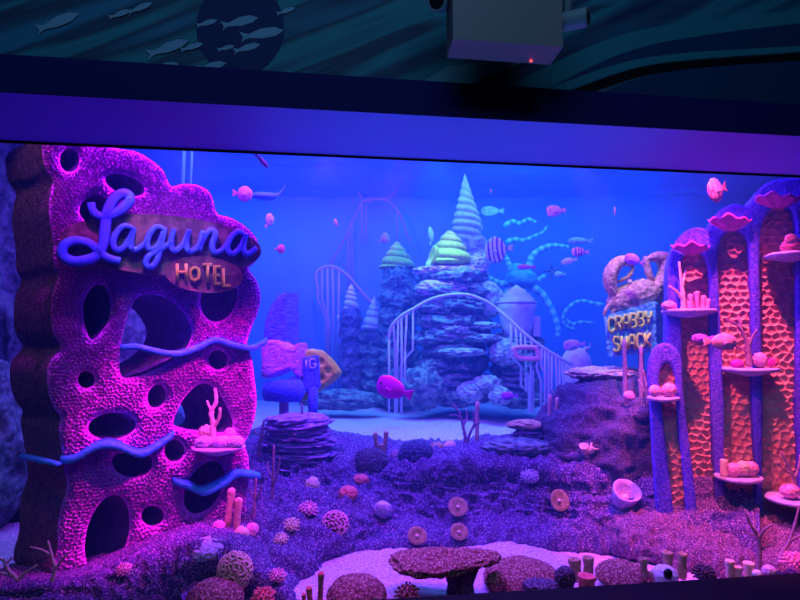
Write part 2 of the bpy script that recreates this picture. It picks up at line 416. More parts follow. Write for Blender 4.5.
# floors
def sandgrid(name, x0, x1, y0, y1, z, amp, n, seed, label, tilt=0):
    mb = MB(); vs = []; fs = []; m = int(n*(y1-y0)/(x1-x0))+2
    p = np.array([[x0+(x1-x0)*i/(n-1), y0+(y1-y0)*j/(m-1), 0] for j in range(m) for i in range(n)])
    p[:, 2] = z+amp*fbm(p, 1.3, 4, seed)+tilt*(p[:, 1]-y0)
    for j in range(m-1):
        for i in range(n-1): fs.append((j*n+i, j*n+i+1, (j+1)*n+i+1, (j+1)*n+i))
    mb.add([Vector(q) for q in p], fs); reg(mb); return tag(mb.obj(name, M_sand, None, (0, y0, z)), label, kind='structure')
sandgrid('floor', -4, 4.2, 2.5, 4.7, .20, .07, 170, 3, 'pale sand bed just behind the window')
sandgrid('floor_upper', -7, 7, 4.75, YB, .64, .06, 150, 11, 'pale sand terrace at the back of the tank', .004)
zz = .2
TW = lambda row: [tuple(P(*r)) for r in row]
TZ = lambda row: [tuple(Pz(x, y, z)) for x, y, z in row]
terrain('wall_reef', [
  TW([(180, 440, 6.3), (300, 432, 5.9), (400, 444, 5.5), (480, 444, 5.5), (560, 436, 5.5), (640, 425, 5.4), (760, 430, 5.2)]),
  TW([(180, 462, 4.75), (250, 452, 4.75), (300, 452, 4.75), (350, 460, 4.75), (400, 463, 4.75), (450, 460, 4.7), (500, 454, 4.7), (560, 460, 4.6), (620, 466, 4.5), (760, 480, 4.4)]),
  TW([(180, 495, 4.3), (250, 490, 4.35), (300, 488, 4.4), (350, 490, 4.5), (400, 490, 4.6), (450, 490, 4.6), (500, 486, 4.6), (560, 490, 4.5), (620, 500, 4.35), (760, 505, 4.2)]),
  TW([(180, 535, 3.8), (250, 528, 3.95), (300, 524, 4.05), (350, 522, 4.2), (400, 520, 4.45), (450, 520, 4.45), (500, 518, 4.45), (560, 520, 4.4), (620, 525, 4.2), (760, 530, 3.9)]),
  TZ([(180, 640, .15), (250, 606, .17), (285, 590, .17), (312, 569, .17), (345, 556, .17), (400, 553, .17), (450, 550, .17), (500, 548, .17), (560, 551, .17), (620, 554, .17), (760, 580, .15)]),
  TZ([(180, 660, -.1), (250, 620, -.1), (285, 600, -.1), (312, 578, -.1), (345, 566, -.1), (400, 563, -.1), (450, 560, -.1), (500, 558, -.1), (560, 561, -.1), (620, 564, -.1), (760, 590, -.1)])],
  330, 130, .13, 2.6, 5, M_rock, .5, .045, 'structure', 'encrusted rock step between the lower and upper sand')
terrain('rock_slope', [
  TW([(555, 520, 5.6), (600, 500, 5.2), (640, 470, 5.1), (700, 480, 5.0), (760, 490, 4.9), (860, 495, 4.8)]),
  TW([(565, 545, 5.2), (605, 512, 4.5), (640, 494, 4.5), (690, 499, 4.4), (730, 506, 4.3), (780, 512, 4.2), (870, 515, 4.1)]),
  TW([(575, 560, 4.7), (612, 536, 4.12), (640, 528, 4.0), (700, 532, 3.95), (760, 540, 3.85), (870, 545, 3.75)]),
  TZ([(590, 566, -.1), (620, 559, .15), (640, 564, .17), (700, 575, .17), (760, 582, .17), (870, 590, .17)]),
  TZ([(590, 576, -.2), (620, 569, -.1), (640, 574, -.1), (700, 585, -.1), (760, 592, -.1), (870, 600, -.1)])],
  200, 80, .06, 3.2, 15, mat('slope_rock', (.16, .06, .17), .9, (.75, .42, .62), 95, 1, 110, ramp=(.48, .74)), .4, .03, None, 'low violet rubble slope at the foot of the arched coral building', 'rock')
terrain('rock_mound', [
  TW([(-80, 560, 4.4), (30, 560, 4.3), (120, 545, 4.2), (200, 530, 4.2), (250, 540, 4.2), (300, 570, 4.1)]),
  TW([(-80, 592, 3.25), (30, 583, 3.3), (80, 577, 3.35), (120, 563, 3.4), (165, 540, 3.5), (205, 532, 3.55), (240, 540, 3.55), (262, 560, 3.5), (285, 592, 3.4)]),
  TW([(-80, 610, 3.1), (30, 598, 3.15), (80, 592, 3.15), (120, 583, 3.2), (165, 568, 3.25), (205, 560, 3.3), (245, 568, 3.3), (268, 585, 3.25), (300, 610, 3.2)]),
  TZ([(-80, 720, .1), (30, 660, .1), (80, 650, .1), (120, 640, .1), (165, 625, .1), (205, 615, .1), (245, 612, .1), (275, 620, .1), (310, 640, .1)])],
  220, 80, .05, 4, 25, M_rock, .4, .025, None, 'encrusted rock mound at the foot of the pink hotel facade', 'rock')
# right-hand dark boulder
mb = MB(); c = P(618, 452, 5.0)
blob(mb, c, (.60, .55, .53), .28, 1.6, 6, 4, True); blob(mb, P(575, 462, 4.85), (.28, .3, .25), .25, 2, 5, 9, True); blob(mb, P(690, 440, 5.1), (.4, .4, .5), .2, 2, 5, 19, True)
mb.v = [v+Vector((0, 0, 0)) for v in mb.v]
pv = np.array([v[:] for v in mb.v]); nn = fbm(pv, 14, 3, 8, True)*.035
mb.v = [v+(v-c).normalized()*n for v, n in zip(mb.v, nn)]
reg(mb); tag(mb.obj('boulder', M_rockd, None, (c.x, c.y, .5)), 'large dark violet boulder below the blue shack sign', 'rock')
# rock bank at the far left behind the hotel
for k, (px, py, Y, rx, rz, lab) in enumerate([(-5, 330, 5.4, .55, 1.9, 'tall blue-grey rock bank at the left edge behind the pink facade'),
    (-12, 445, 4.6, .32, .5, 'pale grey rock low at the left edge of the tank')]):
    mb = MB(); c = P(px, py, Y); blob(mb, c, (rx, .6, rz), .35, 2.2, 6, 31+k, True)
    reg(mb); tag(mb.obj('rock_bank' if k == 0 else 'rock', M_bank, None, c-Vector((0, 0, rz))), lab, 'rock')
# ------------------------------------------------------------------ mural wall above the beam
mm = bpy.data.materials.new('mural_paint'); mm.use_nodes = True; nt = mm.node_tree; b = nt.nodes['Principled BSDF']; b.inputs['Roughness'].default_value = .7
tc = nt.nodes.new('ShaderNodeTexCoord'); mp = nt.nodes.new('ShaderNodeMapping'); mp.inputs['Rotation'].default_value = (0, math.radians(26), 0); mp.inputs['Scale'].default_value = (1, 1, 1); mp2 = nt.nodes.new('ShaderNodeMapping'); mp2.inputs['Scale'].default_value = (.3, 1, 3.6)
no = nt.nodes.new('ShaderNodeTexNoise'); no.inputs['Scale'].default_value = 1.7; no.inputs['Detail'].default_value = 2; rp = nt.nodes.new('ShaderNodeValToRGB')
for i, (p_, c_) in enumerate([(.34, (.006, .012, .07, 1)), (.43, (.010, .08, .15, 1)), (.50, (.012, .17, .22, 1)), (.56, (.006, .02, .07, 1)), (.66, (.012, .13, .24, 1))]):
    e = rp.color_ramp.elements[i] if i < 2 else rp.color_ramp.elements.new(p_); e.position = p_; e.color = c_
for x, y in ((tc.outputs['Object'], mp.inputs[0]), (mp.outputs[0], mp2.inputs[0]), (mp2.outputs[0], no.inputs['Vector']), (no.outputs['Fac'], rp.inputs[0]), (rp.outputs[0], b.inputs['Base Color'])): nt.links.new(x, y)
M_mfish = mat('mural_fish_paint', (.2, .3, .42), .7); M_mell = mat('mural_navy_paint', (.008, .012, .09), .7); M_mteal = mat('mural_teal_paint', (.02, .17, .22), .7); M_mdeep = mat('mural_deep_paint', (.008, .03, .10), .7); M_mpale = mat('mural_pale_paint', (.14, .32, .38), .7)
MU = Plane(GL.W(0, 2.6, .35), 8.3)
mb = MB(); mb.add([MU.W(-4.5, -.055), MU.W(4.5, -.055), MU.W(4.5, 1.8), MU.W(-4.5, 1.8)], [(0, 1, 2, 3)])
def flat(pts, mi, n):
    q = [(u, max(v, -.05)) for u, v in (MU.uv(x, y, n) for x, y in pts)]; vs = [MU.W(u, v, n) for u, v in q]
    ar = sum(q[i][0]*q[(i+1) % len(q)][1]-q[(i+1) % len(q)][0]*q[i][1] for i in range(len(q))); f = tuple(range(len(q)))
    mb.add(vs, [f if ar > 0 else tuple(reversed(f))], mi)
def strip(top, bot, mi, n):
    a = cr(top, 8); b_ = cr(bot, 8)
    for i in range(len(a)-1): flat([a[i], a[i+1], b_[i+1], b_[i]], mi, n)
strip([(470, 110), (540, 70), (640, 30), (800, 10), (830, 9)], [(500, 118), (560, 82), (650, 45), (800, 23), (830, 22)], 3, .002)
strip([(500, 118), (560, 82), (650, 45), (800, 23), (830, 22)], [(520, 122), (580, 90), (660, 62), (800, 48), (830, 47)], 4, .003)
strip([(488, 115), (560, 84), (650, 57), (800, 46), (830, 45)], [(500, 120), (570, 90), (655, 64), (800, 52), (830, 51)], 3, .004)
strip([(500, 122), (570, 91), (655, 65), (800, 53), (830, 52)], [(520, 128), (580, 97), (660, 72), (800, 60), (830, 59)], 6, .005)
strip([(510, 150), (590, 100), (660, 73), (800, 60), (830, 60)], [(560, 190), (640, 190), (700, 190), (800, 190), (830, 190)], 4, .002)
flat([(405, 92), (448, 66), (540, 55), (500, 72), (440, 96)], 5, .003)
flat(ell(240, 27, 44, 48), 2, .004)
for x, y, L, a in [(58, 22, 46, 22), (120, 14, 24, 20), (140, 8, 26, 22), (168, 48, 44, 20), (192, 47, 24, 18), (207, 23, 22, 16), (240, 22, 38, 14), (262, 34, 44, 10), (286, 11, 20, 18), (226, 48, 18, 14), (247, 48, 28, 16), (212, 66, 30, 12), (166, 66, 26, 10)]:
    ca, sa = math.cos(math.radians(a)), math.sin(math.radians(a)); sh = [(.5, 0), (.3, .11), (0, .13), (-.3, .05), (-.42, .10), (-.5, .15), (-.44, 0), (-.5, -.12), (-.42, -.06), (-.3, -.04), (0, -.1), (.3, -.09)]
    flat([(x+L*(u*ca-v*sa), y-L*(u*sa+v*ca)) for u, v in sh], 1, .006)
tag(mb.obj('wall_mural', [mm, M_mfish, M_mell, M_mteal, M_mdeep, M_mpale, M_black], None, MU.W(0, 0), False), 'dark painted undersea mural wall above the tank beam', kind='structure')
# fittings in front of the mural
M_grey = mat('grey_metal', (.22, .15, .16), .5, spec=.4); M_lens = mat('dark_lens', (.01, .01, .012), .15); M_wht = mat('grey_plastic', (.2, .22, .25), .5)
BP = Plane(P(505, 40, 2.2), 8.3)
t = thing('projector_housing', 'grey metal box hung above the beam with a tiny red light', 'housing', BP.W(0, .35))
mb = MB(); u0, v0 = BP.uv(453, 39); u1, _ = BP.uv(563, 44)
vs = [BP.W(u, v, n) for (u, v, n) in ((u0, v0, 0), (u1, v0, 0), (u1, .5, 0), (u0, .5, 0), (u0+.01, v0, -.15), (u1+.01, v0, -.15), (u1+.01, .5, -.15), (u0+.01, .5, -.15))]
mb.add(vs, [(0, 1, 2, 3), (5, 4, 7, 6), (0, 4, 5, 1), (3, 2, 6, 7), (0, 3, 7, 4), (1, 5, 6, 2)]); mb.obj('body', M_grey, t, smooth=False)
mb = MB(); lathe(mb, [(.002, -.004), (.005, 0), (.005, .003), (.001, .005)], 10, 0, Matrix.Translation(BP.W(*BP.uv(531, 56, -.12), -.12)) @ Matrix.Rotation(PI, 4, 'X')); mb.v = [Vector((v.x, v.y, v.z)) for v in mb.v]
dz = BP.W(0, v0).z-max(v.z for v in mb.v); mb.v = [v+Vector((0, 0, dz+.001)) for v in mb.v]; mb.obj('status_light', mat('red_led', (.5, .02, .02), .4, emit=(1, .05, .05, 4)), t)
def cam_unit(name, label, cat, px, py, r, L, dirv, tilt=0):
    loc = P(px, py, 2.25); t = thing(name, label, cat, loc)
    R = Matrix.Translation(loc) @ rot_to(dirv); mb = MB()
    lathe(mb, [(r*.5, -L), (r*.95, -L*.9), (r, -L*.3), (r, L*.8), (r*.92, L), (r*.8, L*.92)], 24, 0, R); mb.obj('body', M_wht, t)
    mb = MB(); lathe(mb, [(r*.78, L*.86), (r*.72, L*.95), (r*.4, L*1.03), (.001, L*1.05)], 24, 0, R); mb.obj('lens', M_lens, t)
    mb = MB(); tube(mb, [loc-Vector(dirv).normalized()*L*.3+Vector((0, .02, .02)), loc+Vector((0, .03, .25))], .018, 10); mb.obj('bracket', M_wht, t)
cam_unit('security_camera', 'small round grey camera left of the hanging grey box', 'camera', 439, 2, .038, .05, (-.3, -1, -.5))
cam_unit('spotlight', 'short grey cylinder lamp right of the hanging grey box', 'lamp', 573, 20, .036, .06, (.9, -.5, -.05))
# ================================================================== pink hotel facade
HP = Plane(P(50, 340, 3.5), 25); EXT = Vector((-.45, .37, 0))
UV = lambda pl, pts, n=0: [pl.uv(x, y, n) for x, y in pts]
out_px = [(57, 592), (57, 550), (57, 530), (60, 510), (66, 490), (64, 470), (61, 450), (58, 430), (60, 418), (54, 410), (48, 395), (46, 375), (50, 360), (60, 348), (52, 332), (50, 310), (52, 290), (58, 275), (53, 262), (52, 240), (48, 210), (50, 190), (52, 178), (44, 165), (41, 150), (42, 136), (55, 128), (80, 126), (100, 132), (113, 145), (135, 149), (150, 157), (163, 168), (172, 185), (185, 182), (200, 184), (212, 193), (218, 212), (230, 216), (245, 224), (257, 236), (261, 250), (256, 262), (250, 268), (258, 280), (262, 295), (260, 310), (253, 328), (248, 345), (253, 357), (256, 380), (258, 400), (256, 420), (250, 436), (246, 446), (250, 460), (250, 485), (247, 505), (247, 540), (200, 562), (150, 592)]
holes_px = [ell(69, 158, 10, 12), ell(125, 183, 21, 9.5, 20), ell(95, 208, 16, 14, -15),
  cr([(84, 300), (93, 286), (104, 286), (110, 300), (109, 318), (102, 330), (92, 340), (86, 330), (83, 315)], 5, True),
  cr([(137, 298), (148, 294), (165, 297), (182, 310), (192, 328), (190, 343), (180, 355), (165, 365), (145, 374), (125, 378), (120, 370), (121, 345), (128, 315)], 5, True),
  ell(86, 380, 8.5, 8.5), ell(157, 397, 9, 12, 18), ell(112, 427, 24, 13.5, -6), ell(220, 297, 18, 25, 15), ell(219, 360, 9.5, 10),
  cr([(174, 423), (183, 402), (198, 386), (212, 386), (225, 402), (234, 424), (226, 433), (200, 432), (180, 428)], 5, True),
  cr([(112, 464), (116, 456), (132, 453), (150, 457), (152, 468), (146, 476), (132, 479), (118, 474)], 5, True), ell(175, 452, 10, 11),
  ell(107, 537, 21, 41, 14), ell(153, 518, 11.5, 10), ell(205, 489, 17, 29, 30)]
def hotel_h(u, v, d):
    f1, f2 = cells(u, v, .0235, .36); pit = sstep(.05, .26, f2-f1)
    big = fbm(np.stack([u, v, v*0], -1), 3, 3, 2)*.012
    rnd = -.045*np.clip(1-d/.05, 0, 1)**2
    return -pit*.032*np.clip(d/.02, 0, 1)+big+rnd
hotel = thing('hotel_facade', 'tall pink sponge-textured hotel facade with dark holes and blue wavy ledges', 'building', P(60, 590, 3.7))
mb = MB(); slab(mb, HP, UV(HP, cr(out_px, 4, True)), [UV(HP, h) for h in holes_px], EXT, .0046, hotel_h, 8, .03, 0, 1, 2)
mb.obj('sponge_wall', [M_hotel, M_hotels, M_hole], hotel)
def ledge(pts, d0, d1, th=.038):
    mb = MB(); c = cr(pts, 8); n = len(c); vs = []; fs = []
    for i, (x, y) in enumerate(c):
        u, v = HP.uv(x, y, d1); e = math.sin(PI*min(1, max(0, (i+.7)/(n+.4))))**.35
        for a, b_ in ((d0, 0), (d0+(d1-d0)*e-.01, 0), (d0+(d1-d0)*e, .006), (d0+(d1-d0)*e, th), (d0, th)): vs.append(HP.W(u, v-b_+th/2, a))
    for i in range(n-1):
        for k in range(5): fs.append((i*5+k, i*5+(k+1) % 5, (i+1)*5+(k+1) % 5, (i+1)*5+k))
    fs += [(4, 3, 2, 1, 0), tuple(range((n-1)*5, n*5))]; mb.add(vs, fs); return mb.obj('ledge', M_wave, hotel)
ledge([(120, 348), (138, 347), (155, 351), (178, 354), (200, 347), (216, 340), (235, 345), (255, 348), (271, 340)], -.05, .10)
ledge([(58, 464), (75, 460), (95, 448), (115, 446), (140, 455), (157, 448), (176, 436)], -.05, .12)
ledge([(174, 484), (190, 488), (205, 493), (225, 484), (240, 475), (264, 480)], -.05, .10)
mb = MB(); a = HP.W(*HP.uv(58, 464, .1), .1); b_ = a+EXT*.9+Vector((0, 0, -.02)); tube(mb, [a, a.lerp(b_, .5), b_], [.02, .03, .03], 8, flat=.6); mb.obj('ledge', M_wave, hotel)
mb = MB(); cx, cy = HP.uv(219, 448, .12)
lathe(mb, [(.02, -.05), (.09, -.03), (.15, -.008), (.165, .004), (.15, .012), (.02, .008)], 30, 0, Matrix.Translation(HP.W(cx, cy, .1)), .04); mb.obj('shelf', M_shelf, hotel)
SHELF_HOTEL = HP.W(cx, cy+.01, .1)
# sign: plaque and raised lettering
sg = thing('hotel_sign', 'brown oval plaque with raised blue script and a small gold-lettered oval', 'sign', HP.W(*HP.uv(160, 245, .1), .1))
def plaque(name, cx, cy, rx, ry, rot, n, th):
    mb = MB(); slab(mb, HP, UV(HP, ell(cx, cy, rx, ry, rot, 64), n), [], HP.N*-th, .012, lambda u, v, d: np.where(d < .014, .004, 0)+.002*fbm(np.stack([u, v, v*0], -1), 20, 2), 2, 0, 0, 0, n0=n)
    return mb.obj(name, M_bronze, sg)
plaque('plaque', 160.5, 245, 101, 30, 4, .075, .09)
plaque('small_plaque', 204, 274.5, 39.5, 18, 5, .105, .04)
def script(strokes, w):
    mb = MB()
    for st in strokes:
        c = cr(st, 7); n = len(c); ws = [w*(.75+.25*math.sin(PI*i/(n-1))) for i in range(n)]
        ribbon(mb, HP, UV(HP, c, .10), ws, .07, .118, 0, 1)
    return mb.obj('letter', [M_letter, M_letters], sg)
script([[(91, 203), (93, 211), (99, 216), (108, 216), (119, 211), (127, 204), (130, 198), (126, 194), (119, 195), (112, 202), (107, 214), (105, 230), (103, 245), (97, 255), (86, 260), (72, 261), (63, 255), (64, 246), (74, 241), (88, 243), (98, 251), (108, 258), (120, 261)]], .06)
script([[(133, 229), (125, 226), (117, 232), (113, 242), (116, 250), (123, 248), (130, 238), (134, 228)], [(134, 228), (131, 241), (132, 249), (138, 249), (146, 242)]], .038)
script([[(164, 229), (156, 227), (149, 235), (147, 245), (151, 250), (158, 245), (163, 232)], [(165, 228), (161, 246), (157, 260), (151, 267), (146, 264), (148, 257), (156, 252), (166, 246), (173, 241)]], .038)
script([[(174, 229), (171, 240), (172, 249), (177, 250), (184, 243), (189, 230)], [(189, 230), (186, 243), (188, 251), (194, 250), (201, 242)]], .038)
script([[(203, 231), (199, 251)], [(200, 246), (205, 236), (211, 230), (215, 234), (212, 245), (214, 252), (220, 251), (227, 244)]], .038)
script([[(245, 235), (237, 232), (230, 239), (227, 248), (231, 254), (238, 250), (244, 240), (246, 234)], [(246, 234), (243, 246), (245, 254), (250, 253), (256, 248)]], .038)
for ch, q in zip('HOTEL', [(177, 186, 264, 281), (190, 199, 267.5, 281), (202.5, 212, 265, 283), (214.5, 220, 267, 284), (223, 230, 268.5, 286)]):
    mb = MB(); letter(mb, HP, ch, q, .018, .10, .125); mb.obj('letter', M_gold, sg)
# ================================================================== arched coral building on the right
RP = Plane(P(700, 340, 4.25), -20)
bld = thing('arched_building', 'tall arched building with blue-violet frame and glowing orange honeycomb coral panels', 'building', P(730, 512, 4.3))
fo = [(674, 515), (667, 330), (668, 300), (668, 268), (673, 246), (684, 232), (698, 227), (708, 229), (711, 222), (720, 210), (734, 204), (747, 206), (752, 200), (760, 188), (774, 180), (800, 178), (830, 184), (842, 200), (845, 240), (845, 540), (760, 528)]
pan = [[(684, 512), (683, 400), (681, 300), (681, 268), (685, 254), (695, 247), (704, 254), (709, 268), (710, 300), (711, 400), (714, 515)],
       [(727, 517), (724, 400), (719, 290), (718, 256), (722, 238), (734, 229), (746, 236), (750, 252), (751, 290), (753, 400), (755, 520)],
       [(765, 522), (763, 400), (760, 290), (760, 240), (764, 220), (775, 207), (788, 206), (796, 222), (797, 290), (797, 400), (797, 526)],
       [(807, 530), (807, 400), (807, 240), (813, 215), (826, 208), (838, 222), (839, 400), (839, 532)]]
def frame_h(u, v, d):
    f1, f2 = cells(u, v, .02, .4, 4); return .006*sstep(.1, .5, f1)*0+.006*f1-.012*np.clip(1-d/.012, 0, 1)**2
mb = MB(); slab(mb, RP, UV(RP, [tuple(q) for q in cr(fo, 3, True)]), [UV(RP, [tuple(q) for q in cr(p, 3, True)]) for p in pan], RP.N*-.42, .0075, frame_h, 5, .02)
mb.obj('frame', [M_frame, M_frame], bld)
def honey_h(u, v, d):
    f1, f2 = cells(u, v, .056, .30, 6); r = f2-f1
    return .017*(1-sstep(.10, .24, r))+.006*fbm(np.stack([u, v, v*0], -1), 4, 2)
for p in pan:
    cx = sum(q[0] for q in p)/len(p); big = [(x+(4 if x > cx else -4), y-3 if y < 300 else y) for x, y in p]
    mb = MB(); slab(mb, RP, UV(RP, big, -.10), [], RP.N*-.08, .0052, honey_h, 1, 0, 0, 0, 0, -.10); mb.obj('coral_panel', M_orange, bld)
def fan_awning(x0, x1, ytop, ybase, seed):
    """scalloped half-shell sticking out over an arch"""
    mb = MB(); vs = []; fs = []; n = 40; m = 6; cx = (x0+x1)/2; yl = ybase
    for i in range(n+1):
        a = PI*i/n
        for j in range(m+1):
            t = j/m; sc = 1+.03*math.sin(a*8+seed+1)*t
            x = cx-math.cos(a)*(x1-x0)/2*(.25+.75*t)*sc; n_ = .015+.105*t*math.sin(a)**.6*sc
            u, v = RP.uv(x, yl-(yl-ytop)*(.25+.75*t*(.55+.45*math.sin(a))), n_)
            vs.append(RP.W(u, v+.011*math.sin(a*8+seed)*t+.008*t*math.sin(a*4+seed), n_))
    N = len(vs); vs += [p+Vector((0, 0, -.014)) for p in vs]
    q = lambda i, j: i*(m+1)+j
    for i in range(n):
        for j in range(m):
            f = (q(i, j), q(i+1, j), q(i+1, j+1), q(i, j+1)); fs += [f, tuple(N+k for k in reversed(f))]
        fs.append((q(i, m), q(i+1, m), N+q(i+1, m), N+q(i, m)))
    mb.add(vs, fs); mb.obj('awning', M_magenta, bld)
fan_awning(671, 710, 243, 256, 1); fan_awning(708, 752, 215, 234, 2); fan_awning(754, 800, 193, 211, 3)
# little arch annexe at the left of the building
AP = Plane(P(665, 400, 4.12), -20)
mb = MB(); slab(mb, AP, UV(AP, cr([(662, 545), (650, 400), (648, 370), (654, 350), (665, 343), (676, 348), (682, 362), (684, 400), (698, 545)], 5, True)),
     [UV(AP, cr([(678, 541), (662, 410), (659, 378), (664, 364), (670, 364), (675, 378), (677, 410), (688, 541)], 4, True))], AP.N*-.2, .008, frame_h, 4, .015)
mb.obj('frame', M_frame, bld)
mb = MB(); slab(mb, AP, UV(AP, [(668, 540), (657, 400), (656, 360), (678, 360), (681, 400), (692, 540)], -.09), [], AP.N*-.06, .0055, honey_h, 1, 0, 0, 0, 0, -.09); mb.obj('coral_panel', M_orange, bld)
def bshelf(cx, cy, rpx, plane, n=.02, nm='shelf'):
    u, v = plane.uv(cx, cy, n); c = plane.W(u, v, n); Y = c.y; r = S(rpx, Y)
    mb = MB(); lathe(mb, [(r*.1, -r*.28), (r*.5, -r*.2), (r*.92, -.016), (r, .0), (r*.93, .010), (r*.1, .006)], 32, 0, Matrix.Translation(c), .035); mb.obj(nm, M_shelf, bld)
    return c+Vector((0, 0, .009))
SH = [bshelf(688, 311, 26, RP), bshelf(750, 369, 26, RP, .03), bshelf(738, 477, 22, RP, .05), bshelf(663, 398, 15.5, AP, .03), bshelf(792, 255, 25, RP, .04), bshelf(796, 499, 28, RP, .1)]
# ================================================================== shack sign with crab
CP = Plane(P(632, 330, 4.85), -17)
sk = thing('shack_sign', 'blue block sign with pale raised lettering on a thin post', 'sign', P(640, 395, 4.9))
M_sky = mat('sky_blue_board', (.06, .36, .62), .7, (.30, .62, .78), 30, .7, 34, ramp=(.45, .6))
mb = MB(); slab(mb, CP, UV(CP, [(604, 316), (655, 301), (657, 350), (608, 357)]), [], Vector((.17, .24, 0)), .012, lambda u, v, d: .010*fbm(np.stack([u, v, v*0], -1), 22, 3, 3, True), 3, .0)
mb.obj('board', M_sky, sk)
for word, x0, dx, yl, yr, hh in (('CRABBY', 608.5, 7.45, 318, 311, 13.5), ('SHACK', 613.5, 7.85, 337, 333, 14)):
    n = len(word)
    for i, ch in enumerate(word):
        yt = yl+(yr-yl)*i/(n-1); mb = MB(); letter(mb, CP, ch, (x0+i*dx, x0+i*dx+5.4, yt, yt+hh), .0175, .004, .03); mb.obj('letter', M_yel, sk)
mb = MB(); a = P(641, 352, 4.95); tube(mb, [a, a+Vector((0, .02, -.5))], .022, 10); mb.obj('post', M_tan, sk)
M_crab = mat('crab_shell', (.50, .22, .12), .8, (.82, .42, .26), 30, .8, 50)
cb = thing('crab_figure', 'large rough brown crab sculpture with raised claws on top of the blue sign', 'sculpture', P(635, 312, 4.95))
cY = 4.98
mb = MB(); blob(mb, P(636, 297, cY), (.23, .13, .13), .12, 3, 5, 3, True, R=Matrix.Rotation(math.radians(-16), 3, 'Y')); mb.obj('body', M_crab, cb)
def crescent(pts, w, cl):
    mb = MB(); c = cr(pts, 8); n = len(c); ps = [P(x, y, cY-.02) for x, y in c]
    tube(mb, ps, [S(w, cY)*(math.sin(PI*min(1, .12+.88*i/(n-1)))**.6)*.9+.004 for i in range(n)], 12, flat=.62)
    pv = np.array([v[:] for v in mb.v]); nn = fbm(pv, 26, 3, 5, True)*.012
    mb.v = [v+Vector((0, -n_, 0)) for v, n_ in zip(mb.v, nn)]; return mb.obj('claw', M_crab, cb)
crescent([(614, 296), (610, 284), (611, 272), (618, 263), (628, 261), (633, 268)], 11.5, 0)
crescent([(633, 268), (629, 276), (622, 280), (616, 283)], 3.5, 0)
crescent([(652, 290), (660, 283), (666, 272), (664, 260), (656, 257), (646, 260)], 13, 0)
crescent([(645, 257), (647, 268), (650, 277), (655, 282)], 5, 0)
for pts in ([(622, 301), (612, 303), (606, 310), (604, 316)], [(626, 306), (616, 308), (612, 314)], [(652, 297), (660, 291), (667, 292), (669, 300)], [(650, 302), (658, 299), (662, 305)]):
    mb = MB(); c = cr(pts, 5); tube(mb, [P(x, y, cY-.04) for x, y in c], [.026*(1-.6*i/len(c)) for i in range(len(c))], 8); mb.obj('leg', M_crab, cb)
for x, y in ((630, 283), (643, 282)):
    mb = MB(); tube(mb, [P(x, y+8, cY-.05), P(x, y, cY-.06)], .010, 8); blob(mb, P(x, y-1, cY-.06), (.02, .02, .022), .05, 2, 2); mb.obj('eye', M_peach, cb)
# ================================================================== sponge sculpture left of centre
FY = 5.2; FP = Plane(P(290, 360, FY), 18); FX = Vector((.10, .20, 0))
fs_ = thing('sponge_sculpture', 'stack of blue and pink sponge blocks with a gold holed wedge on layered rock', 'sculpture', P(285, 415, FY+.05))
M_spb = mat('blue_sponge', (.07, .16, .85), .85, (.14, .26, .95), 40, .9, 60); M_spp = mat('pink_sponge', (.72, .25, .62), .85, (.85, .38, .72), 40, .9, 60)
def sponge(name, pts, m, ext=FX, holes=(), n0=0, rel=.010, sz=.03):
    mb = MB(); slab(mb, FP, UV(FP, pts, n0), [UV(FP, h, n0) for h in holes], ext, .009, lambda u, v, d: rel*fbm(np.stack([u, v, v*0], -1), 1/sz, 3, 4, True)-.02*np.clip(1-d/.025, 0, 1)**2, 4, .02, 0, 0, 0, n0)
    return mb.obj(name, m, fs_)
sponge('fin_block', [(264, 338), (265, 322), (271, 306), (279, 295), (287, 291), (288, 318), (287, 348), (281, 346), (273, 341)], M_spb, FX*.75)
sponge('tail_block', cr([(262, 343), (275, 340), (290, 347), (299, 343), (300, 358), (300, 377), (296, 376), (289, 369), (278, 374), (263, 378), (262, 360)], 3, True), M_spp, FX*.5, n0=.06)
mb = MB(); a = P(266, 391, FY-.06); b_ = P(300, 391, FY-.10); tube(mb, [a, a.lerp(b_, .5), b_], [.085, .095, .092], 20); blob(mb, P(295, 383, FY+.02), (.07, .06, .06), .2, 3, 3, 2); mb.obj('roll_block', M_spb, fs_)
sg2 = sponge('letter_block', [(303, 358), (317, 355), (319, 388), (304, 392)], M_spb, FX*.12, n0=.05, rel=.004)
mb = MB(); letter(mb, FP, 'I', (303.5, 308.5, 360, 369), .014, .05, .062); letter(mb, FP, 'G', (309.5, 315.5, 359, 368), .012, .05, .062); mb.obj('letter', M_white, sg2)
sponge('holed_wedge', [(300, 352), (308, 349), (318, 351), (329, 360), (338, 373), (330, 382), (312, 394), (300, 402)], M_gold, FX*.35, [ell(321.5, 362, 1.9, 2.6), ell(328, 371, 2.4, 2.8), ell(322, 378, 1.9, 2.6)], -.0, .003)
for x, y0, y1, m, nm in ((284, 395, 418, M_spp, 'post'), (313, 388, 416, M_spb, 'post')):
    mb = MB(); tube(mb, [P(x, y0, FY+.02), P(x, (y0+y1)/2, FY+.02), P(x, y1, FY+.02)], .042, 10); mb.obj(nm, m, fs_)
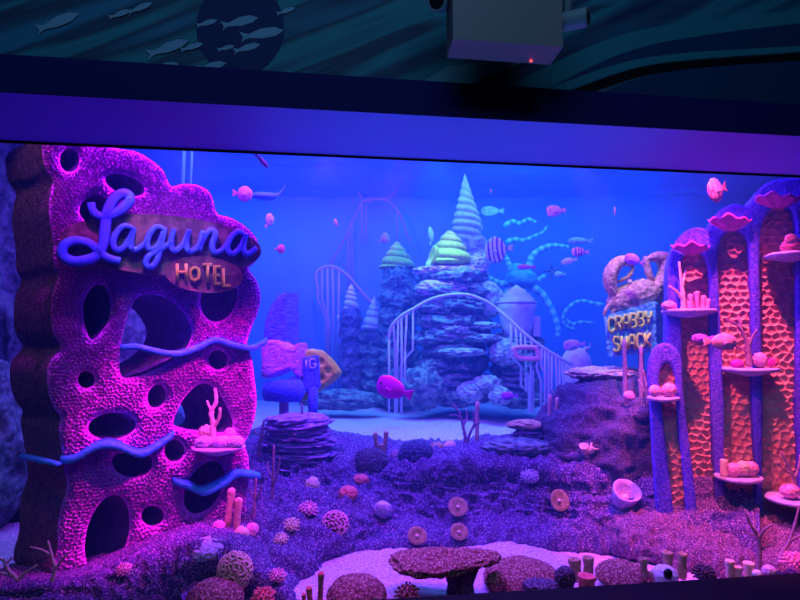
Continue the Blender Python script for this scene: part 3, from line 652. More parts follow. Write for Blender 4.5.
# layered rock below it
def layered(name, cx, y0, y1, rpx, Y, n, m, label, seed, ry=None, group=None, taper=0):
    mb = MB(); rnd = random.Random(seed)
    for i in range(n):
        t = (i+.5)/n; y = y0+(y1-y0)*t; h = S((y1-y0)/n, Y)
        r = S(rpx, Y)*(rnd.uniform(.78, 1.1))*(1-taper*(1-t)); c = P(cx+rnd.uniform(-.06, .06)*rpx, y, Y)
        blob(mb, c, (r, (ry or r*.7), h*.8), .3, 2.2, 5, seed*10+i, True, R=Matrix.Rotation(rnd.uniform(-.08, .08), 3, 'Y'))
    reg(mb); c = P(cx, y1, Y); return tag(mb.obj(name, m, None, c), label, 'rock', group)
M_rockp = mat('violet_layer_rock', (.42, .16, .62), .85, (.62, .32, .78), 20, .7, 40)
layered('layered_rock', 297, 416, 466, 35, 4.72, 9, M_rockp, 'round purple layered rock under the sponge block sculpture', 3, .22, taper=.12)
# ================================================================== far reef town
M_green = mat('green_shell', (.34, .48, .02), .7, (.46, .60, .04), 20, .3, 40)
M_lav = mat('lavender_shell', (.52, .46, .72), .7, (.66, .60, .82), 14, .3, 40)
M_rail = mat('pale_rail', (.45, .62, .66), .6)
def shell_mesh(mb, c, r, h, whorls, bulge=1.0, groove=.16, tilt=0, lip=True, mi=0, base=.12, M=None, starts=1, pw=1.45):
    """coiled shell: whorls on a cone with helical grooves"""
    vs = []; fs = []; n = 90; m = 36
    for i in range(n+1):
        t = i/n
        for k in range(m):
            a = 2*PI*k/m; ph = whorls*t**pw+starts*k/m; f = ph-math.floor(ph)
            env = (1-t)**bulge if t > base else (1-base)**bulge*math.sin(PI/2*(.25+.75*t/base))
            rr = r*env*(1-groove+groove*1.25*math.sin(PI*f)**.6)+.002
            vs.append(Vector((rr*math.cos(a), rr*math.sin(a), h*t)))
    for i in range(n):
        for k in range(m): k2 = (k+1) % m; fs.append((i*m+k, i*m+k2, (i+1)*m+k2, (i+1)*m+k))
    fs += [tuple(reversed(range(m))), tuple(range(n*m, n*m+m))]
    X = Matrix.Translation(Vector(c)) @ Matrix.Rotation(math.radians(tilt), 4, 'Y')
    return mb.add([X @ v for v in vs], fs, mi)
def shell(name, label, cx, ytop, ybase, rpx, Y, whorls, m, bulge, tilt=0, cat='shell', groove=.16, lip=False, base=.12, starts=1, pw=1.45):
    c = P(cx, ybase, Y); r = S(rpx, Y); h = S(ybase-ytop, Y); t = thing(name, label, cat, c)
    mb = MB(); shell_mesh(mb, c, r, h, whorls, bulge, groove, tilt, base=base, starts=starts, pw=pw); mb.obj('whorls', m, t)
    if lip:
        mb = MB(); q = c+Vector((-r*.72, -r*.5, h*.24)); lathe(mb, [(.001, -.03), (r*.2, -.02), (r*.24, .02), (r*.2, .03), (r*.12, .01), (.001, .0)], 20, 0, Matrix.Translation(q) @ rot_to((-.85, -.5, .05)) @ Matrix.Diagonal((2.0, 1.0, 1, 1))); mb.obj('lip', m, t)
    return t
shell('spiral_shell', 'bright yellow-green coiled shell on top of the central rock tower', 450, 230, 266, 24, 7.2, 4, M_green, .6, 0, groove=.2, lip=True)
shell('spiral_shell', 'dimmer green coiled shell on the tower left of the central tower', 397, 241, 271, 20.5, 8.2, 4, M_green, .75, 0, groove=.2)
shell('turret_shell', 'tall pale lavender spiral turret shell rising above the green shell', 468, 171, 248, 21.5, 7.9, 10, M_lav, 1.0, -2, groove=.22, base=.30, starts=2, pw=1.0)
shell('turret_shell', 'small pale spiral turret shell, leftmost in the dim blue background', 351, 284, 311, 8.5, 8.4, 5, M_lav, .6, 0, groove=.3)
shell('turret_shell', 'dim spiral turret shell just left of the curved stair rail', 374, 296, 331, 14, 8.4, 5, M_lav, .9, 0, groove=.24)
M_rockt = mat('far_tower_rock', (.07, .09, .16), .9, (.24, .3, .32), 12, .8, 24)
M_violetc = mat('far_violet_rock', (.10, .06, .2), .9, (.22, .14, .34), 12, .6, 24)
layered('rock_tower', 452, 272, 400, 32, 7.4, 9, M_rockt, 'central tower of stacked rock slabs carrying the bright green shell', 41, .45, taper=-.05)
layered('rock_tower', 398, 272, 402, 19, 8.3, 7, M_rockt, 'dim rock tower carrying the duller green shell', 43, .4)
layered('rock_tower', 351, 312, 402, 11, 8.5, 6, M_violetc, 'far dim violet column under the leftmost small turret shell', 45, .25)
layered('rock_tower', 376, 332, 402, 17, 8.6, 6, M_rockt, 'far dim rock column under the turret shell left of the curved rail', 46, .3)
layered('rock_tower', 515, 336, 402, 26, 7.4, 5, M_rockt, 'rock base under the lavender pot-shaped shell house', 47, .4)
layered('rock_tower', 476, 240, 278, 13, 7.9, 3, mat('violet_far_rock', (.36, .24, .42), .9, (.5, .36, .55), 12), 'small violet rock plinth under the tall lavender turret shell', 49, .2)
for k, (cx, cy, w_, h_, Y, lab) in enumerate([(450, 271, 33, 5, 7.2, 'wide scalloped blue slab directly under the bright green shell'), (446, 288, 25, 9, 7.15, 'bulging violet coral head below the scalloped slab'),
    (488, 300, 13, 16, 7.2, 'pale knobbly coral clump on the right shoulder of the rock tower'), (480, 326, 18, 4, 7.1, 'upper pale ledge on the right of the central rock tower'), (480, 338, 20, 4, 7.05, 'lower pale ledge on the right of the central rock tower'),
    (456, 329, 13, 5, 7.0, 'small pale coral mound on a mid ledge of the central tower'), (462, 352, 22, 4, 6.95, 'low pale ledge across the front of the central tower'), (470, 392, 12, 9, 6.9, 'bushy pale coral at the foot of the central tower, left one'),
    (487, 384, 13, 8, 6.9, 'bushy pale coral at the foot of the central tower, middle one'), (500, 396, 10, 8, 6.8, 'bushy pale coral at the foot of the central tower, right one'), (422, 388, 22, 18, 7.0, 'broad dim boulder left of the central tower foot'),
    (436, 372, 14, 12, 7.1, 'dim rounded rock behind the pale branching coral'), (480, 262, 9, 8, 7.15, 'small knobbly pale coral beside the bright green shell base'), (430, 268, 4, 8, 7.1, 'small pale blue shell leaning left of the green shell'),
    (340, 400, 36, 9, 7.6, 'long low rock at the back left of the sand terrace'), (505, 352, 14, 12, 7.0, 'greenish coral clump left of the white balusters')]):
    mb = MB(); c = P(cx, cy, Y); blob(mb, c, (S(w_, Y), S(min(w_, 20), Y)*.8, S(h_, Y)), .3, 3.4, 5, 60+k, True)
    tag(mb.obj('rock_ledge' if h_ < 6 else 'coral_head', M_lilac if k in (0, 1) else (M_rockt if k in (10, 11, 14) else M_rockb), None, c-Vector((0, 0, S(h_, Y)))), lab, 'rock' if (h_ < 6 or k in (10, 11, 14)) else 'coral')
# pot-shaped shell house
c = P(517, 337, 7.1); t = thing('shell_house', 'lavender pot-shaped shell house with stepped conical roof', 'building', c)
r = S(17, 7.1); h = S(33, 7.1); mb = MB(); lathe(mb, [(r*.82, 0), (r*.9, h*.3), (r*1.08, h*.8), (r*1.18, h*.97), (r*1.1, h)], 36, 0, Matrix.Translation(c), .01); mb.obj('wall', M_lav, t)
mb = MB(); lathe(mb, [(r*1.2, h), (r*1.22, h*1.06), (r*1.0, h*1.1), (r*1.02, h*1.18), (r*.8, h*1.22), (r*.82, h*1.3), (r*.55, h*1.36), (r*.56, h*1.42), (r*.25, h*1.5), (.01, h*1.58)], 36, 0, Matrix.Translation(c), .015); mb.obj('roof', M_lav, t)
mb = MB(); box(mb, (r*.9, -r*.3, h*.02), (r*1.32, r*.3, h*.62), 0, Matrix.Translation(c)); mb.obj('buttress', M_lav, t, smooth=False)
# domed shell hut
c = P(577, 402, 6.4); t = thing('domed_hut', 'pale lavender domed hut behind the flat table coral', 'building', c)
r = S(15, 6.4); h = S(50, 6.4); mb = MB(); lathe(mb, [(r*.9, 0), (r*.95, h*.5), (r*1.0, h*.72), (r*.98, h*.78), (r*.85, h*.93), (r*.5, h*1.06), (.01, h*1.1)], 30, 0, Matrix.Translation(c), .02); mb.obj('wall', M_lav, t)
mb = MB(); tube(mb, cr([c+Vector((r*.5, -.05, h*1.04)), c+Vector((r*.8, -.05, h*1.08)), c+Vector((r*.9, -.05, h*1.18))], 4), [.03, .025, .02, .015, .01, .008, .006, .004, .003], 8); mb.obj('horn', M_lav, t)
mb = MB(); lathe(mb, [(r*.4, -.02), (r*.45, .0), (r*.4, .03), (r*.2, .03)], 20, 0, Matrix.Translation(c+Vector((.0, -r*.92, h*.3))) @ rot_to((0, -1, 0)) @ Matrix.Diagonal((1, 1.8, 1, 1))); mb.obj('door_rim', M_lilac, t)
# stair rails
def rail(name, label, pts, Y, r, bals, m=M_rail, Yend=None, steps=0, extra=()):
    c = cr(pts, 8); n = len(c); YY = lambda t: Y+((Yend-Y)*t if Yend else 0)
    ps = [P(q[0], q[1], YY(i/(n-1))) for i, q in enumerate(c)]
    low = min(ps, key=lambda q: q.z); t = thing(name, label, 'railing', Vector((ps[n//2].x, ps[n//2].y, .64)))
    mb = MB(); tube(mb, ps, r, 8); mb.obj('handrail', m, t)
    xs = [q[0] for q in c]
    for b in bals:      # (px at rail, y bottom, kinks)
        i = min(range(n), key=lambda k: abs(xs[k]-b[0])+(0 if len(b) < 4 else abs(c[k][1]-b[3]))); Yb = YY(i/(n-1))
        q = [(c[i][0], c[i][1])]+list(b[2])+[(b[2][-1][0] if b[2] else c[i][0], b[1])]
        mb = MB(); tube(mb, [P(x, y, Yb) for x, y in q], r*.75, 6); mb.obj('baluster', m, t)
    for e in extra:
        mb = MB(); tube(mb, [P(x, y, Y) for x, y in cr(e, 5, False)], r*.9, 6); mb.obj('baluster', m, t)
    return t
rail('stair_rail', 'white arched stair rail with dripping balusters in front of the central tower', [(389, 338), (391, 328), (400, 317), (415, 308), (432, 299), (450, 295), (468, 295), (485, 301), (497, 309)], 6.3, .018,
     [(389, 412, ()), (394, 412, ((394, 335), (395, 345),)), (398, 412, ((397, 360),)), (402, 412, ()), (407, 412, ((405, 348), (405, 355), (401, 366))), (413.5, 352, ((413, 350), (406, 358), (405, 380)))])
rail('stair_rail', 'descending lavender-white stair rail with many balusters right of the pot-shaped shell house', [(497, 309), (511, 321), (525, 334), (545, 349), (572, 365)], 6.3, .018,
     [(511, 360, ((511, 356), (521, 366), (521, 385), (526, 392))), (516, 412, ((517, 362), (528, 374), (529, 395))), (521, 356, ((521, 352),)), (526, 412, ((526, 360), (533, 372))), (531, 412, ((531, 366),)), (536, 414, ((537, 370), (541, 380))),
      (541, 414, ((541, 366), (547, 376))), (545, 414, ()), (549, 412, ((549, 372),)), (553, 412, ()), (557, 412, ((557, 385),)), (561, 412, ()), (565, 410, ()), (569, 408, ()), (572, 405, ())], Yend=6.0)
M_ring = mat('pink_float_ring', (.78, .42, .42), .7)
mb = MB(); c = [(515, 348), (533, 347.5), (537, 350), (539, 358), (536, 359), (519, 358), (515, 352)]; q = cr(c, 6, True); q.append(q[0]); tube(mb, [P(x, y, 6.1) for x, y in q], .026, 8, cap=False)
tag(mb.obj('frame_ring', M_ring, None, P(526, 358, 6.1)), 'pale pink rectangular ring hung on the lavender-white stair balusters', 'ring')
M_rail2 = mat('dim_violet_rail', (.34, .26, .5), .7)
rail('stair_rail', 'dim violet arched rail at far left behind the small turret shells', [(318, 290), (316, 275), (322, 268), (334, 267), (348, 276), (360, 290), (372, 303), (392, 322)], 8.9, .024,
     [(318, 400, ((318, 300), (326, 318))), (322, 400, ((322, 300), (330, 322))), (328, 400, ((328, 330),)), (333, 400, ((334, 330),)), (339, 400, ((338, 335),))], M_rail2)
rail('stair_rail', 'faint pink-violet tall crossing ghost lines like a reflected rail, upper left of the shells', [(330, 265), (345, 238), (358, 210), (366, 200), (384, 200), (396, 208), (404, 225), (409, 242)], 9.2, .013,  # thin tubes built for ghost lines that look like a railing's reflection
     [(362, 240, ()), (366, 242, ()), (348, 290, ()), (352, 290, ()), (397, 240, ())], mat('faint_pink_ghost', (.30, .10, .30), .7),
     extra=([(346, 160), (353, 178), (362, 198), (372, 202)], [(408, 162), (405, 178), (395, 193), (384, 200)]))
# blue octopus with banded arms
M_oct = mat('octopus_blue', (.05, .40, .62), .6, (.10, .55, .72), 20); M_octb = mat('octopus_pale_band', (.35, .85, .88), .6)
OY = 8.3; c = P(521, 279, OY)
mb = MB(); blob(mb, c, (S(16, OY), S(14, OY), S(10, OY)), .15, 2, 4, 5); blob(mb, P(517, 272, OY), (S(9, OY), S(9, OY), S(9, OY)), .1, 2, 3, 6)
def arm(mb, pts, r0, r1, Y=OY, seg=9, dy=0):
    q = cr(pts, 9); n = len(q); tube(mb, [P(x, y, Y+dy*i/n) for i, (x, y) in enumerate(q)], [S(r0+(r1-r0)*i/(n-1), Y) for i in range(n)], seg, mfun=lambda i: 1 if (i//3) % 2 else 0)
for pts, a, b in (([(524, 276), (529, 266), (532, 257), (540, 250), (550, 246), (560, 246), (568, 247)], 4.2, 1.8), ([(516, 276), (511, 270), (508, 262), (506, 256)], 4.2, 2), ([(514, 281), (503, 284), (494, 281), (487, 276), (483, 270)], 4, 2),
                  ([(528, 281), (534, 282), (540, 279), (546, 275)], 3.6, 2), ([(530, 286), (541, 293), (549, 305), (555, 318), (558, 330), (557, 337)], 4.2, 2.2), ([(515, 285), (508, 290), (503, 298)], 4, 2)): arm(mb, pts, a, b)
tag(mb.obj('octopus', [M_oct, M_octb], None, P(521, 290, OY)), 'large bright blue octopus sculpture with pale banded arms above the pot-shaped house', 'octopus')
for pts, lab in (([(603, 305), (592, 303), (582, 301), (573, 304), (565, 312), (563, 321), (568, 327), (575, 329)], 'curled banded cyan sea snake in open water left of the shack sign'), ([(566, 320), (572, 324), (582, 322), (594, 323)], 'small cyan sea snake curving below the curled banded one'),
    ([(506, 242), (514, 239), (524, 240), (534, 236), (543, 232), (547, 226)], 'faint banded blue sea snake high above the octopus, lower of two'), ([(504, 226), (512, 221), (520, 223), (528, 219), (536, 222)], 'faint banded blue sea snake high above the octopus, upper of two')):
    mb = MB(); arm(mb, pts, 2.3, 1.2, 8.6); tag(mb.obj('sea_snake', [M_oct, M_octb], None, P(*pts[0], 8.6)), lab, 'sea snake')
mb = MB(); c = P(553, 271, 8.8)
for k in range(5):
    a = PI/2+.3+2*PI*k/5; d = Vector((math.cos(a), 0, math.sin(a))); tube(mb, [c, c+d*.07, c+d*.2], [.035, .03, .006], 8, flat=.6)
tag(mb.obj('starfish', M_rockt, None, c), 'dark starfish shape in open water right of the octopus', 'starfish')
# white pipes behind the hotel
for x, y1, lab in ((172, 470, 'thin pale vertical pipe behind the hotel roof, left of two'), (180, 470, 'thin dim vertical pipe behind the hotel roof, right of two')):
    mb = MB(); a = P(x, y1, 6.4); tube(mb, [a, Vector((a.x+.05, a.y, 3.85))],   .016 if x < 175 else .012, 10); tag(mb.obj('pipe', M_rail2, None, Vector((a.x, a.y, min(v.z for v in mb.v)))), lab, 'pipe')

for k, (px, py, Y, rx, rz, lab) in enumerate([(105, 330, 6.2, .75, 1.7, 'dark teal rock pillar seen through the upper facade holes')]):
    mb = MB(); c = P(px, py, Y); blob(mb, c, (rx, .5, rz), .3, 2.2, 5, 131+k, True); reg(mb); tag(mb.obj('rock', M_bank, None, c-Vector((0, 0, rz))), lab, 'rock')
c = P(187, 415, 5.0); mb = MB()
for k in range(4):
    q = [(187+(13-3*k)*math.cos(a), 415+(9-2*k)*math.sin(a)) for a in [i*.35 for i in range(15)]]; tube(mb, [P(x, y, 5.0-.02*k) for x, y in q], [.012+.012*math.sin(i*.2) for i in range(15)], 8)
blob(mb, c+Vector((0, .06, -.02)), (.10, .06, .07), .2, 3, 4, 8); tag(mb.obj('folded_coral', mat('teal_coral', (.12, .5, .5), .7, (.25, .7, .65), 20), None, c), 'teal folded coral seen through the triangular facade hole', 'coral')
# ================================================================== corals
def at(px, py, r, Y=None, sink=.15):
    p, n = hit(px, py) if Y is None else (P(px, py, Y), Vector((0, -.35, .9)))
    return p, n, S(r, p.y)
def brain(px, py, rx, ry, m, name, label, cat='coral', group=None, Y=None, up=.75, groove=.07, freq=7, drop=.45):
    """grooved dome sunk in what it grows on"""
    p, n, r = at(px, py, rx, Y); n = (n*(1-up)+Vector((0, -.25, .9))*up).normalized(); hh = S(ry, p.y)
    def g(V): return -groove*sstep(.25, .0, np.abs(fbm(V+rx, freq*.45, 2, int(rx)+3)))
    mb = MB(); blob(mb, p+(Vector((0, r*.25, -hh*.25)) if up > .5 else Vector((0, -.06, 0))), (r, r*.85, hh), .10, 1.8, 5 if rx > 12 else 4, int(px), fun=g, R=rot_to(n).to_3x3())
    if rx > 18: reg(mb)
    return tag(mb.obj(name, m, None, p-Vector((0, 0, hh*.5))), label, cat, group)
def disc(px, py, rx, ry, m, label):
    p, n, r = at(px, py, rx); k = ry/rx; R = Matrix.Translation(p+n*.03+Vector((0, -.035, 0))) @ rot_to((n*.35+Vector((0, -.9, .25))*.65)) @ Matrix.Diagonal((1, k, 1, 1)); t = thing('disc_coral', label, 'coral', p)
    mb = MB(); lathe(mb, [(r*.3, -.05), (r*.8, -.015), (r, .012), (r*.97, .022), (r*.8, .012), (r*.72, .018), (r*.6, .004), (r*.5, .010), (r*.36, 0), (r*.2, .004), (.002, .010)], 30, 0, R, .03); mb.obj('plate', m, t)
    mb = MB(); blob(mb, R @ Vector((0, 0, .008)), (r*.22, r*.22, r*.16), .15, 3, 2, 3); mb.obj('mouth', M_peach, t); return t
def tubes(px, py, spec, m, name, label, cat='sponge', group=None, Y=None, open_=True, part='tube'):
    """spec: list of (dx px, base dy px, height px, r px, lean dx px)"""
    p, n, _ = at(px, py, 1, Y); t = thing(name, label, cat, p, group)
    for dx, dy, h, r, ln in spec:
        b = p+Vector((S(dx, p.y), -.01*dy, -S(dy, p.y)*.4-.03)); top = b+Vector((S(ln, p.y), 0, S(h, p.y)+.03)); R_ = S(r, p.y); mb = MB()
        d = (top-b); L = d.length; prof = [(R_*.8, 0), (R_*.95, L*.3), (R_*.85, L*.6), (R_*1.05, L*.92), (R_*1.0, L)]
        if open_: prof += [(R_*.7, L*.99), (R_*.55, L*.8), (.002, L*.75)]
        else: prof += [(R_*.7, L*1.02), (.002, L*1.05)]
        lathe(mb, prof, 16, 0, Matrix.Translation(b) @ rot_to(d), .04)
        pv = np.array([v[:] for v in mb.v]); nn = fbm(pv, 50, 2, 5)*R_*.2; mb.v = [v+Vector((q, -q, 0)) for v, q in zip(mb.v, nn)]
        mb.obj(part, m, t)
    return t
def branch(pts_list, Y, m, label, name='branch_coral', group=None, at_=None):
    """pts_list: polylines in px with start radius px and end radius px"""
    mb = MB()
    b = P(*pts_list[0][0][0], Y)
    for k, (pts, r0, r1) in enumerate(pts_list):
        c = cr(pts, 5); n = len(c); sd = random.Random(k).uniform(-1, 1)
        ps = [P(x, y, Y+(0 if k == 0 else sd*.06*i/n)) for i, (x, y) in enumerate(c)]
        ps = [p+Vector((0, 0, 0)) for p in ps]
        tube(mb, ps, [S(r0+(r1-r0)*i/(n-1), Y)*(1+.12*math.sin(i*2.3+k)) for i in range(n)], 9)
    return tag(mb.obj(name, m, None, b), label, 'coral', group)
def pompon(px, py, r, m, label, n=46, tube_=True, Y=None, name='polyp_coral', group=None, p0=None, flat=.8):
    """cluster of short polyps over a lump"""
    if p0 is None: p, nrm, R_ = at(px, py, r, Y)
    else: p, nrm, R_ = Vector(p0), Vector((0, 0, 1)), S(r, p0[1])
    nrm = (nrm*.5+Vector((0, -.6, .5))*.5).normalized()
    t = thing(name, label, 'coral', p, group); mb = MB(); blob(mb, p, (R_*.75, R_*.75, R_*.7*flat), .12, 2, 3, int(px)); mb.obj('base', m, t); mb = MB()
    rnd = random.Random(int(px*7+py)); Q = nrm.to_track_quat('Z', 'Y')
    for i in range(n):
        zc = 1-1.15*(i+.5)/n; a = i*2.39996; q = math.sqrt(max(0, 1-zc*zc)); d = Q @ Vector((q*math.cos(a), q*math.sin(a), zc)); L = R_*rnd.uniform(.85, 1.1)
        s = p+Vector((d.x, d.y, d.z*flat))*R_*.6; e = p+Vector((d.x, d.y, d.z*flat))*L; rr = R_*.11
        tube(mb, [s, s.lerp(e, .6), e], [rr*.8, rr*.8, rr*1.15], 6)
    mb.obj('polyps', m, t); return t
def maze(px, py, rx, ry, m, label, n=60):
    """dome carrying curled ridges"""
    p, nrm, R_ = at(px, py, rx); k = ry/rx; t = thing('maze_coral', label, 'coral', p); nrm = (nrm*.5+Vector((0, -.75, .4))*.5).normalized()
    mb = MB(); blob(mb, p, (R_*.92, R_*.7, R_*.92*k), .06, 2, 4, int(px)); mb.obj('base', M_brown if m is not M_peach else M_branch, t); mb = MB(); rnd = random.Random(int(px)); Q = nrm.to_track_quat('Z', 'Y')
    for i in range(n):
        zc = 1-1.0*(i+.5)/n; a = i*2.39996; th = math.acos(zc); pts = []; w = rnd.uniform(0, 6); ln = rnd.uniform(.12, .26)
        for j in range(7):
            s = (j/6-.5)*2; th2 = th+ln*s*math.cos(w)+.07*math.sin(s*4+w); a2 = a+(ln*s*math.sin(w)+.07*math.cos(s*4))/max(.3, math.sin(th))
            d = Q @ Vector((math.sin(th2)*math.cos(a2), math.sin(th2)*math.sin(a2), math.cos(th2))); pts.append(p+Vector((d.x*R_, d.y*R_*.78, d.z*R_*k)))
        tube(mb, pts, R_*.062, 6)
    mb.obj('ridges', m, t); return t
def lump(px, py, rx, ry, m, name, label, cat='coral', group=None, Y=None, p0=None, amp=.26, freq=4.5):
    if p0 is None: p, n, r = at(px, py, rx, Y)
    else: p = Vector(p0); r = S(rx, p.y)
    mb = MB(); blob(mb, p, (r, r*.85, S(ry, p.y)), amp, freq, 4, int(px*3+py), True); return tag(mb.obj(name, m, None, p-Vector((0, 0, S(ry, p.y)*.7))), label, cat, group)
# --- on the rock step
lump(312, 486, 7, 8, M_peach, 'lump_coral', 'round peach coral lump high on the left of the rock step')
lump(348, 494, 8.5, 7, M_redc, 'lump_coral', 'red coral lump on the rock step below the dark brain coral')
lump(360, 480, 8.5, 5, M_redc, 'lump_coral', 'flatter red coral lump just above the round red one')
pompon(308, 510, 10, M_pink, 'pink tufted polyp coral below the peach lump on the rock step')
maze(335, 526, 14, 14, M_pink, 'round pink maze coral at the foot of the rock step, left of centre')
brain(383, 508, 9.5, 14, M_lilac, 'brain_coral', 'upright oval lilac brain coral in the middle of the rock step', up=.2, groove=.12, freq=10)
pompon(292, 526, 9.5, M_peach, 'peach polyp coral, upper of the pair left of the pink maze coral', 40)
pompon(281, 540, 8, M_peach, 'peach polyp coral, lower of the pair left of the pink maze coral', 34)
pompon(277, 576, 9, M_pink, 'pink polyp tuft low at the left edge of the lower sand')
maze(235, 571, 17, 18, M_peach, 'large peach maze coral on the front left rock mound', 80)
for k, (px, py, lab) in enumerate([(415, 537, 'tan disc coral low on the rock step above the table coral'), (457, 508.5, 'tan disc coral, upper of the pair in the middle of the rock step'), (456, 533.5, 'tan disc coral, lower of the pair in the middle of the rock step'), (555, 500.5, 'tan disc coral alone right of centre on the rock step')]):
    disc(px, py, 9.5 if k != 2 else 9, [8.5, 9.5, 8, 10.5][k], M_tan, lab)
p, n, r = at(620, 489, 13); t = thing('cup_sponge', 'large lilac open cup sponge on the dark rock face', 'sponge', p)
R_ = Matrix.Translation(p+Vector((0, -.06, -.06))) @ rot_to((.05, -.62, .78)); mb = MB(); lathe(mb, [(r*.55, -.16), (r*.75, -.05), (r*.95, .06), (r*1.05, .10), (r*.95, .11), (r*.75, .07), (r*.5, .02), (.003, .0)], 30, 0, R_, .03); mb.obj('cup', M_lilac, t)
mb = MB(); blob(mb, R_ @ Vector((0, 0, .03)), (r*.3, r*.3, r*.2), .2, 3, 3, 2); mb.obj('core', M_peach, t)
pompon(529, 476, 9, M_lilac, 'pale lattice coral on the ridge of the rock step below the flat slab', 50)
p, n, r = at(586, 452, 6); t = thing('cup_coral', 'small orange two-lobed cup coral on the dark boulder', 'coral', p)
for dx in (-.35, .45):
    mb = MB(); lathe(mb, [(r*.25, -.02), (r*.5, .02), (r*.75, .07), (r*.62, .072), (r*.3, .03), (.002, .02)], 18, 0, Matrix.Translation(p+Vector((dx*r, -.03, 0))) @ rot_to((dx*.8, -.5, .8)), .06); mb.obj('cup', M_peach, t)
# --- ridge of the step
brain(371, 461, 19, 17, M_dark, 'brain_coral', 'dark brain coral on the ridge, left of the two dark domes'); brain(416, 452, 18, 16, mat('slate_coral', (.04, .045, .11), .85, (.10, .12, .24), 60, .6, 90), 'brain_coral', 'smooth slate-blue brain coral on the ridge, right of the two dark domes', freq=12, Y=4.72)
RY = 4.85
tubes(380, 449, [(-3, 0, 16, 2.2, -2), (4, 0, 17, 2.4, 2), (2, 2, 6, 3.2, 0)], M_tan, 'tube_sponge', 'two-pronged tan sponge between the dark domes on the ridge', Y=RY)
lump(437, 449, 7, 6, M_tan, 'lump_coral', 'tan lump on the ridge right of the slate-blue dome', Y=RY); lump(450, 448, 6, 6.5, M_peach, 'pot_coral', 'small peach pot-shaped coral beside the dark branches', Y=RY)
lump(464, 452, 7, 4, M_lilac, 'lump_coral', 'low lilac lump at the foot of the dark branching coral', Y=RY); lump(480, 450, 7, 5, M_lav, 'lump_coral', 'pale lump at the foot of the single pink sea whip', Y=RY)
lump(396, 458, 6, 7, M_branchp, 'finger_coral', 'tiny violet finger coral between the two dark domes', Y=RY-.05)
branch([([(466, 450), (465, 436), (463, 426), (459, 412), (452, 404)], 2, .8), ([(466, 450), (469, 436), (474, 424), (473, 412)], 1.8, .8), ([(463, 426), (467, 418), (466, 409)], 1.2, .6), ([(461, 418), (455, 415), (449, 416)], 1, .5), ([(471, 430), (477, 424), (481, 423)], 1, .5)], 4.95, M_branchp, 'dark purple branching coral on the ridge right of centre')
branch([([(477, 448), (477, 430), (477.5, 402)], 2.2, 2.0)], 5.0, M_branch, 'single pink sea whip standing right of the dark branching coral', 'sea_whip')
for k, (x, y0, y1, lab) in enumerate([(549, 452, 395, 'tall pink sea whip, left of the pair before the white balusters'), (556, 452, 398, 'tall pink sea whip, right of the pair before the white balusters')]):
    branch([([(x, y0), (x+.5, (y0+y1)/2), (x+1, y1)], 2.2, 1.9)], 4.9, M_branch, lab, 'sea_whip', 'pink sea whips')
lump(549, 453, 6, 6, M_branch, 'lump_coral', 'pink lump at the foot of the pink sea whip pair', Y=4.8)
for k, (cx, cy, w_, h_, Y, m, lab) in enumerate([(517, 447, 31, 8, 4.72, M_rockt, 'flat dark slab on the ridge at the edge of the upper sand'), (530, 425, 21, 5, 5.0, M_tan, 'flat tan rock on top of the dark slabs'), (531, 435, 16, 6, 4.95, M_rockd, 'dark rock wedged between the slabs'), (562, 441, 10, 14, 4.72, M_rockt, 'grey-green knobbly rock right of the pink sea whips')]):
    mb = MB(); c = P(cx, cy, Y); blob(mb, c, (S(w_, Y), S(w_*.6, Y), S(h_, Y)), .22, 2.6, 5, 90+k, True); reg(mb); tag(mb.obj('flat_rock' if k < 3 else 'rock', m, None, c-Vector((0, 0, S(h_, Y)))), lab, 'rock')
# table coral plate over the boulder
t = thing('table_coral', 'wide flat tan table coral on a stalk above the dark boulder', 'coral', P(607, 410, 5.2)); mb = MB(); c = P(607, 374, 5.1)
blob(mb, c, (S(38, 5.1), .24, S(6.5, 5.1)), .2, 3, 5, 70, True); pv = np.array([v[:] for v in mb.v]); nn = fbm(pv, 30, 2, 2, True)*.012; mb.v = [v+Vector((0, 0, q)) for v, q in zip(mb.v, nn)]; mb.obj('plate', mat('table_coral_tan', (.5, .34, .3), .85, (.78, .58, .5), 40, .8, 60), t)
for x in (588, 600, 626):
    mb = MB(); tube(mb, [P(x, 376, 5.15), P(x-1, 392, 5.15), P(x, 420, 5.15)], [.05, .035, .045], 10); mb.obj('stalk', M_branch, t)
for x, lab in ((625, 'slender pink-grey sea whip, left of the pair before the shack sign'), (641, 'slender pink-grey sea whip, right of the pair before the shack sign')):
    branch([([(x, 404), (x, 375), (x-1 if x < 630 else x, 340 if x < 630 else 347)], 2.6, 1.8)], 4.7, M_branchp, lab, 'sea_whip')
lump(629, 396, 5, 4.5, M_pink, 'lump_coral', 'small pink lump on top of the dark boulder', Y=4.55)
branch([([(648, 405), (646, 385), (643, 370)], 1.6, .8), ([(646, 388), (650, 376), (649, 362)], 1.2, .7), ([(647, 395), (642, 386), (638, 380)], 1, .6)], 4.6, M_branchp, 'thin branching coral beside the little arch')
brain(640, 412, 12, 7, M_dark, 'brain_coral', 'dark brain coral near the top of the boulder beside the little arch')
